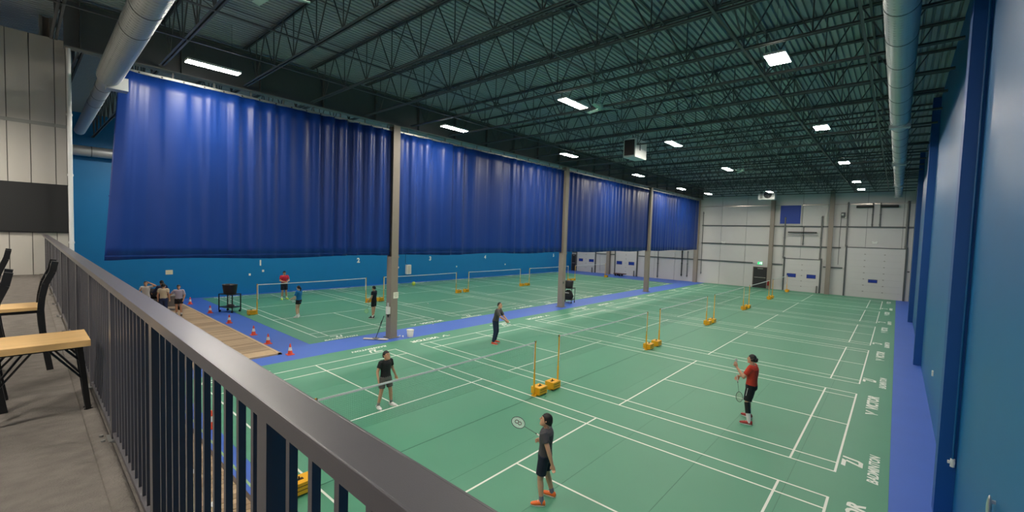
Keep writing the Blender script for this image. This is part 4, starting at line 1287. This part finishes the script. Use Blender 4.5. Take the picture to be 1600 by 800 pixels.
t = thing('shuttlecock', 'white shuttlecock held up by the red player', 'shuttlecock', (4.50, -1.76, 1.47), 0, 'shuttlecocks in the hands of players')
MB().ball((0, 0, 0), .014, 8, 6).build('cork', M_WHITE, t)
MB().cone((-.005, 0, .008), (-.02, 0, .07), .013, .033, 12, False).build('feathers', M_WHITE, t)
# 4 grey-shirt man
person('man in dark grey shirt, navy trousers and orange shoes leaning forward mid court', (-4.72, -.74, .005), 25, 1.72, (84, 80, 80), (24, 42, 72), (226, 84, 56),
       dict(pelvis=(0, -.04, .93), neck=(0, .08, 1.42), head=(0, .12, 1.565), look=(.1, 1, .12), sh_l=(-.175, .07, 1.375), sh_r=(.175, .07, 1.375), hip_l=(-.09, -.04, .9), hip_r=(.09, -.04, .9),
            an_l=(-.17, -.1, .085), an_r=(.17, -.06, .085), kn_l=(-.13, .0, .49), kn_r=(.13, .0, .49), el_l=(-.23, .2, 1.13), wr_l=(-.15, .4, .97), el_r=(.24, .22, 1.15), wr_r=(.2, .44, 1.02)),
       detail=True, long_pants=True, sock_h=.04, sleeve=.95, hair='buzz', curl=(.6, .8), hand_dir={'r': (0, .8, -.6), 'l': (.1, .6, -.8)})
t = thing('shuttlecock', 'white shuttlecock in the outstretched hand of the man in grey', 'shuttlecock', (-4.27, -.66, .90), 0, 'shuttlecocks in the hands of players')
MB().ball((0, 0, 0), .016, 8, 6).build('cork', M_WHITE, t)
MB().cone((.005, 0, -.005), (.04, 0, -.06), .014, .036, 12, False).build('feathers', M_WHITE, t)
# 5 pink-red shirt far player
person('player in crimson shirt, navy shorts and lime shoes facing the net by the blue wall', (-21.0, -2.67, .005), 0, 1.78, (190, 36, 62), (26, 28, 48), (196, 232, 60),
       dict(look=(-.1, 1, -.15), el_l=(-.25, .06, 1.13), el_r=(.25, .06, 1.13), wr_l=(-.1, .25, 1.1), wr_r=(.1, .25, 1.08), an_l=(-.14, 0, .085), an_r=(.14, 0, .085)),
       short_len=.8, build=1.05, sock_h=.12, sleeve=.65)
# 6 blue shirt, ponytail
person('player with ponytail in bright blue top and black shorts at the left net', (-14.9, -4.33, .005), 215, 1.60, (20, 122, 186), (18, 20, 26), (236, 236, 232),
       dict(look=(.1, 1, 0), an_l=(-.16, -.02, .085), an_r=(.16, .12, .085), kn_l=(-.13, .05, .49), kn_r=(.13, .12, .49), el_l=(-.23, .08, 1.12), wr_l=(-.18, .3, 1.0), el_r=(.23, .04, 1.12), wr_r=(.16, .3, .98)),
       hair='tail', short_len=.45, sleeve=.8, hem=.08, skin=SKIN2, sock_h=.1, build=1.02)
racket('pale racket held low by the player in the blue top', (-15.25, -4.2, .86), (-15.62, -4.3, .74), (.5, -.8, .3), frame=(150, 160, 156))
# 7 black player
person('player in black shirt and black shorts standing left of the nearest column', (-12.45, -1.63, .005), 212, 1.65, (34, 36, 46), (22, 24, 30), (40, 38, 38),
       dict(look=(0, 1, -.05), an_l=(-.13, .0, .085), an_r=(.13, .1, .085), el_l=(-.24, .02, 1.11), wr_l=(-.2, .2, .95), el_r=(.24, .02, 1.1), wr_r=(.22, .18, .9)), short_len=.7, sock_h=.08)
racket('lime-strung racket hanging beside the leg of the black-shirted player', (-12.72, -1.7, .74), (-12.95, -1.75, .30), (.7, -.7, .1), strings=(206, 236, 150), frame=(150, 190, 110))
# 8-11 people on the boardwalk
person('boy in pale grey T-shirt and black shorts walking on the boardwalk pulling the cart', (-18.5, -8.47, .056), -22, 1.50, (178, 172, 190), (24, 24, 28), (70, 66, 64),
       dict(look=(0, 1, -.1), an_l=(-.12, .08, .085), an_r=(.12, -.1, .085), kn_l=(-.11, .1, .5), kn_r=(.11, .0, .49), el_r=(.36, -.08, 1.18), wr_r=(.52, -.12, 1.0), el_l=(-.26, .0, 1.11), wr_l=(-.22, .1, .9)),
       headk=1.08, short_len=.6, hem=.06, sleeve=.85, build=1.05)
person('person in cream top and blue jeans standing with back turned on the boardwalk', (-18.72, -9.02, .056), 150, 1.58, (214, 200, 172), (36, 52, 92), (180, 60, 60),
       dict(look=(.2, 1, 0)), long_pants=True, sock_h=.03, headk=1.05)
person('person in white top with one arm raised to the head behind the rail', (-19.95, -9.48, .056), -20, 1.60, (206, 204, 200), (190, 186, 180), (200, 198, 194),
       dict(look=(.1, 1, .1), el_l=(-.42, .1, 1.46), wr_l=(-.18, .1, 1.6), el_r=(.24, .1, 1.14), wr_r=(.16, .22, 1.3)), headk=1.05, short_len=.8, hem=.1)
person('person in navy jacket bending behind the one in cream', (-19.42, -8.95, .056), 200, 1.66, (30, 42, 78), (34, 38, 54), (60, 60, 64),
       dict(look=(0, 1, -.2), el_l=(-.26, .15, 1.14), wr_l=(-.22, .38, 1.05)), long_pants=True, sock_h=.03, sleeve=1.8)
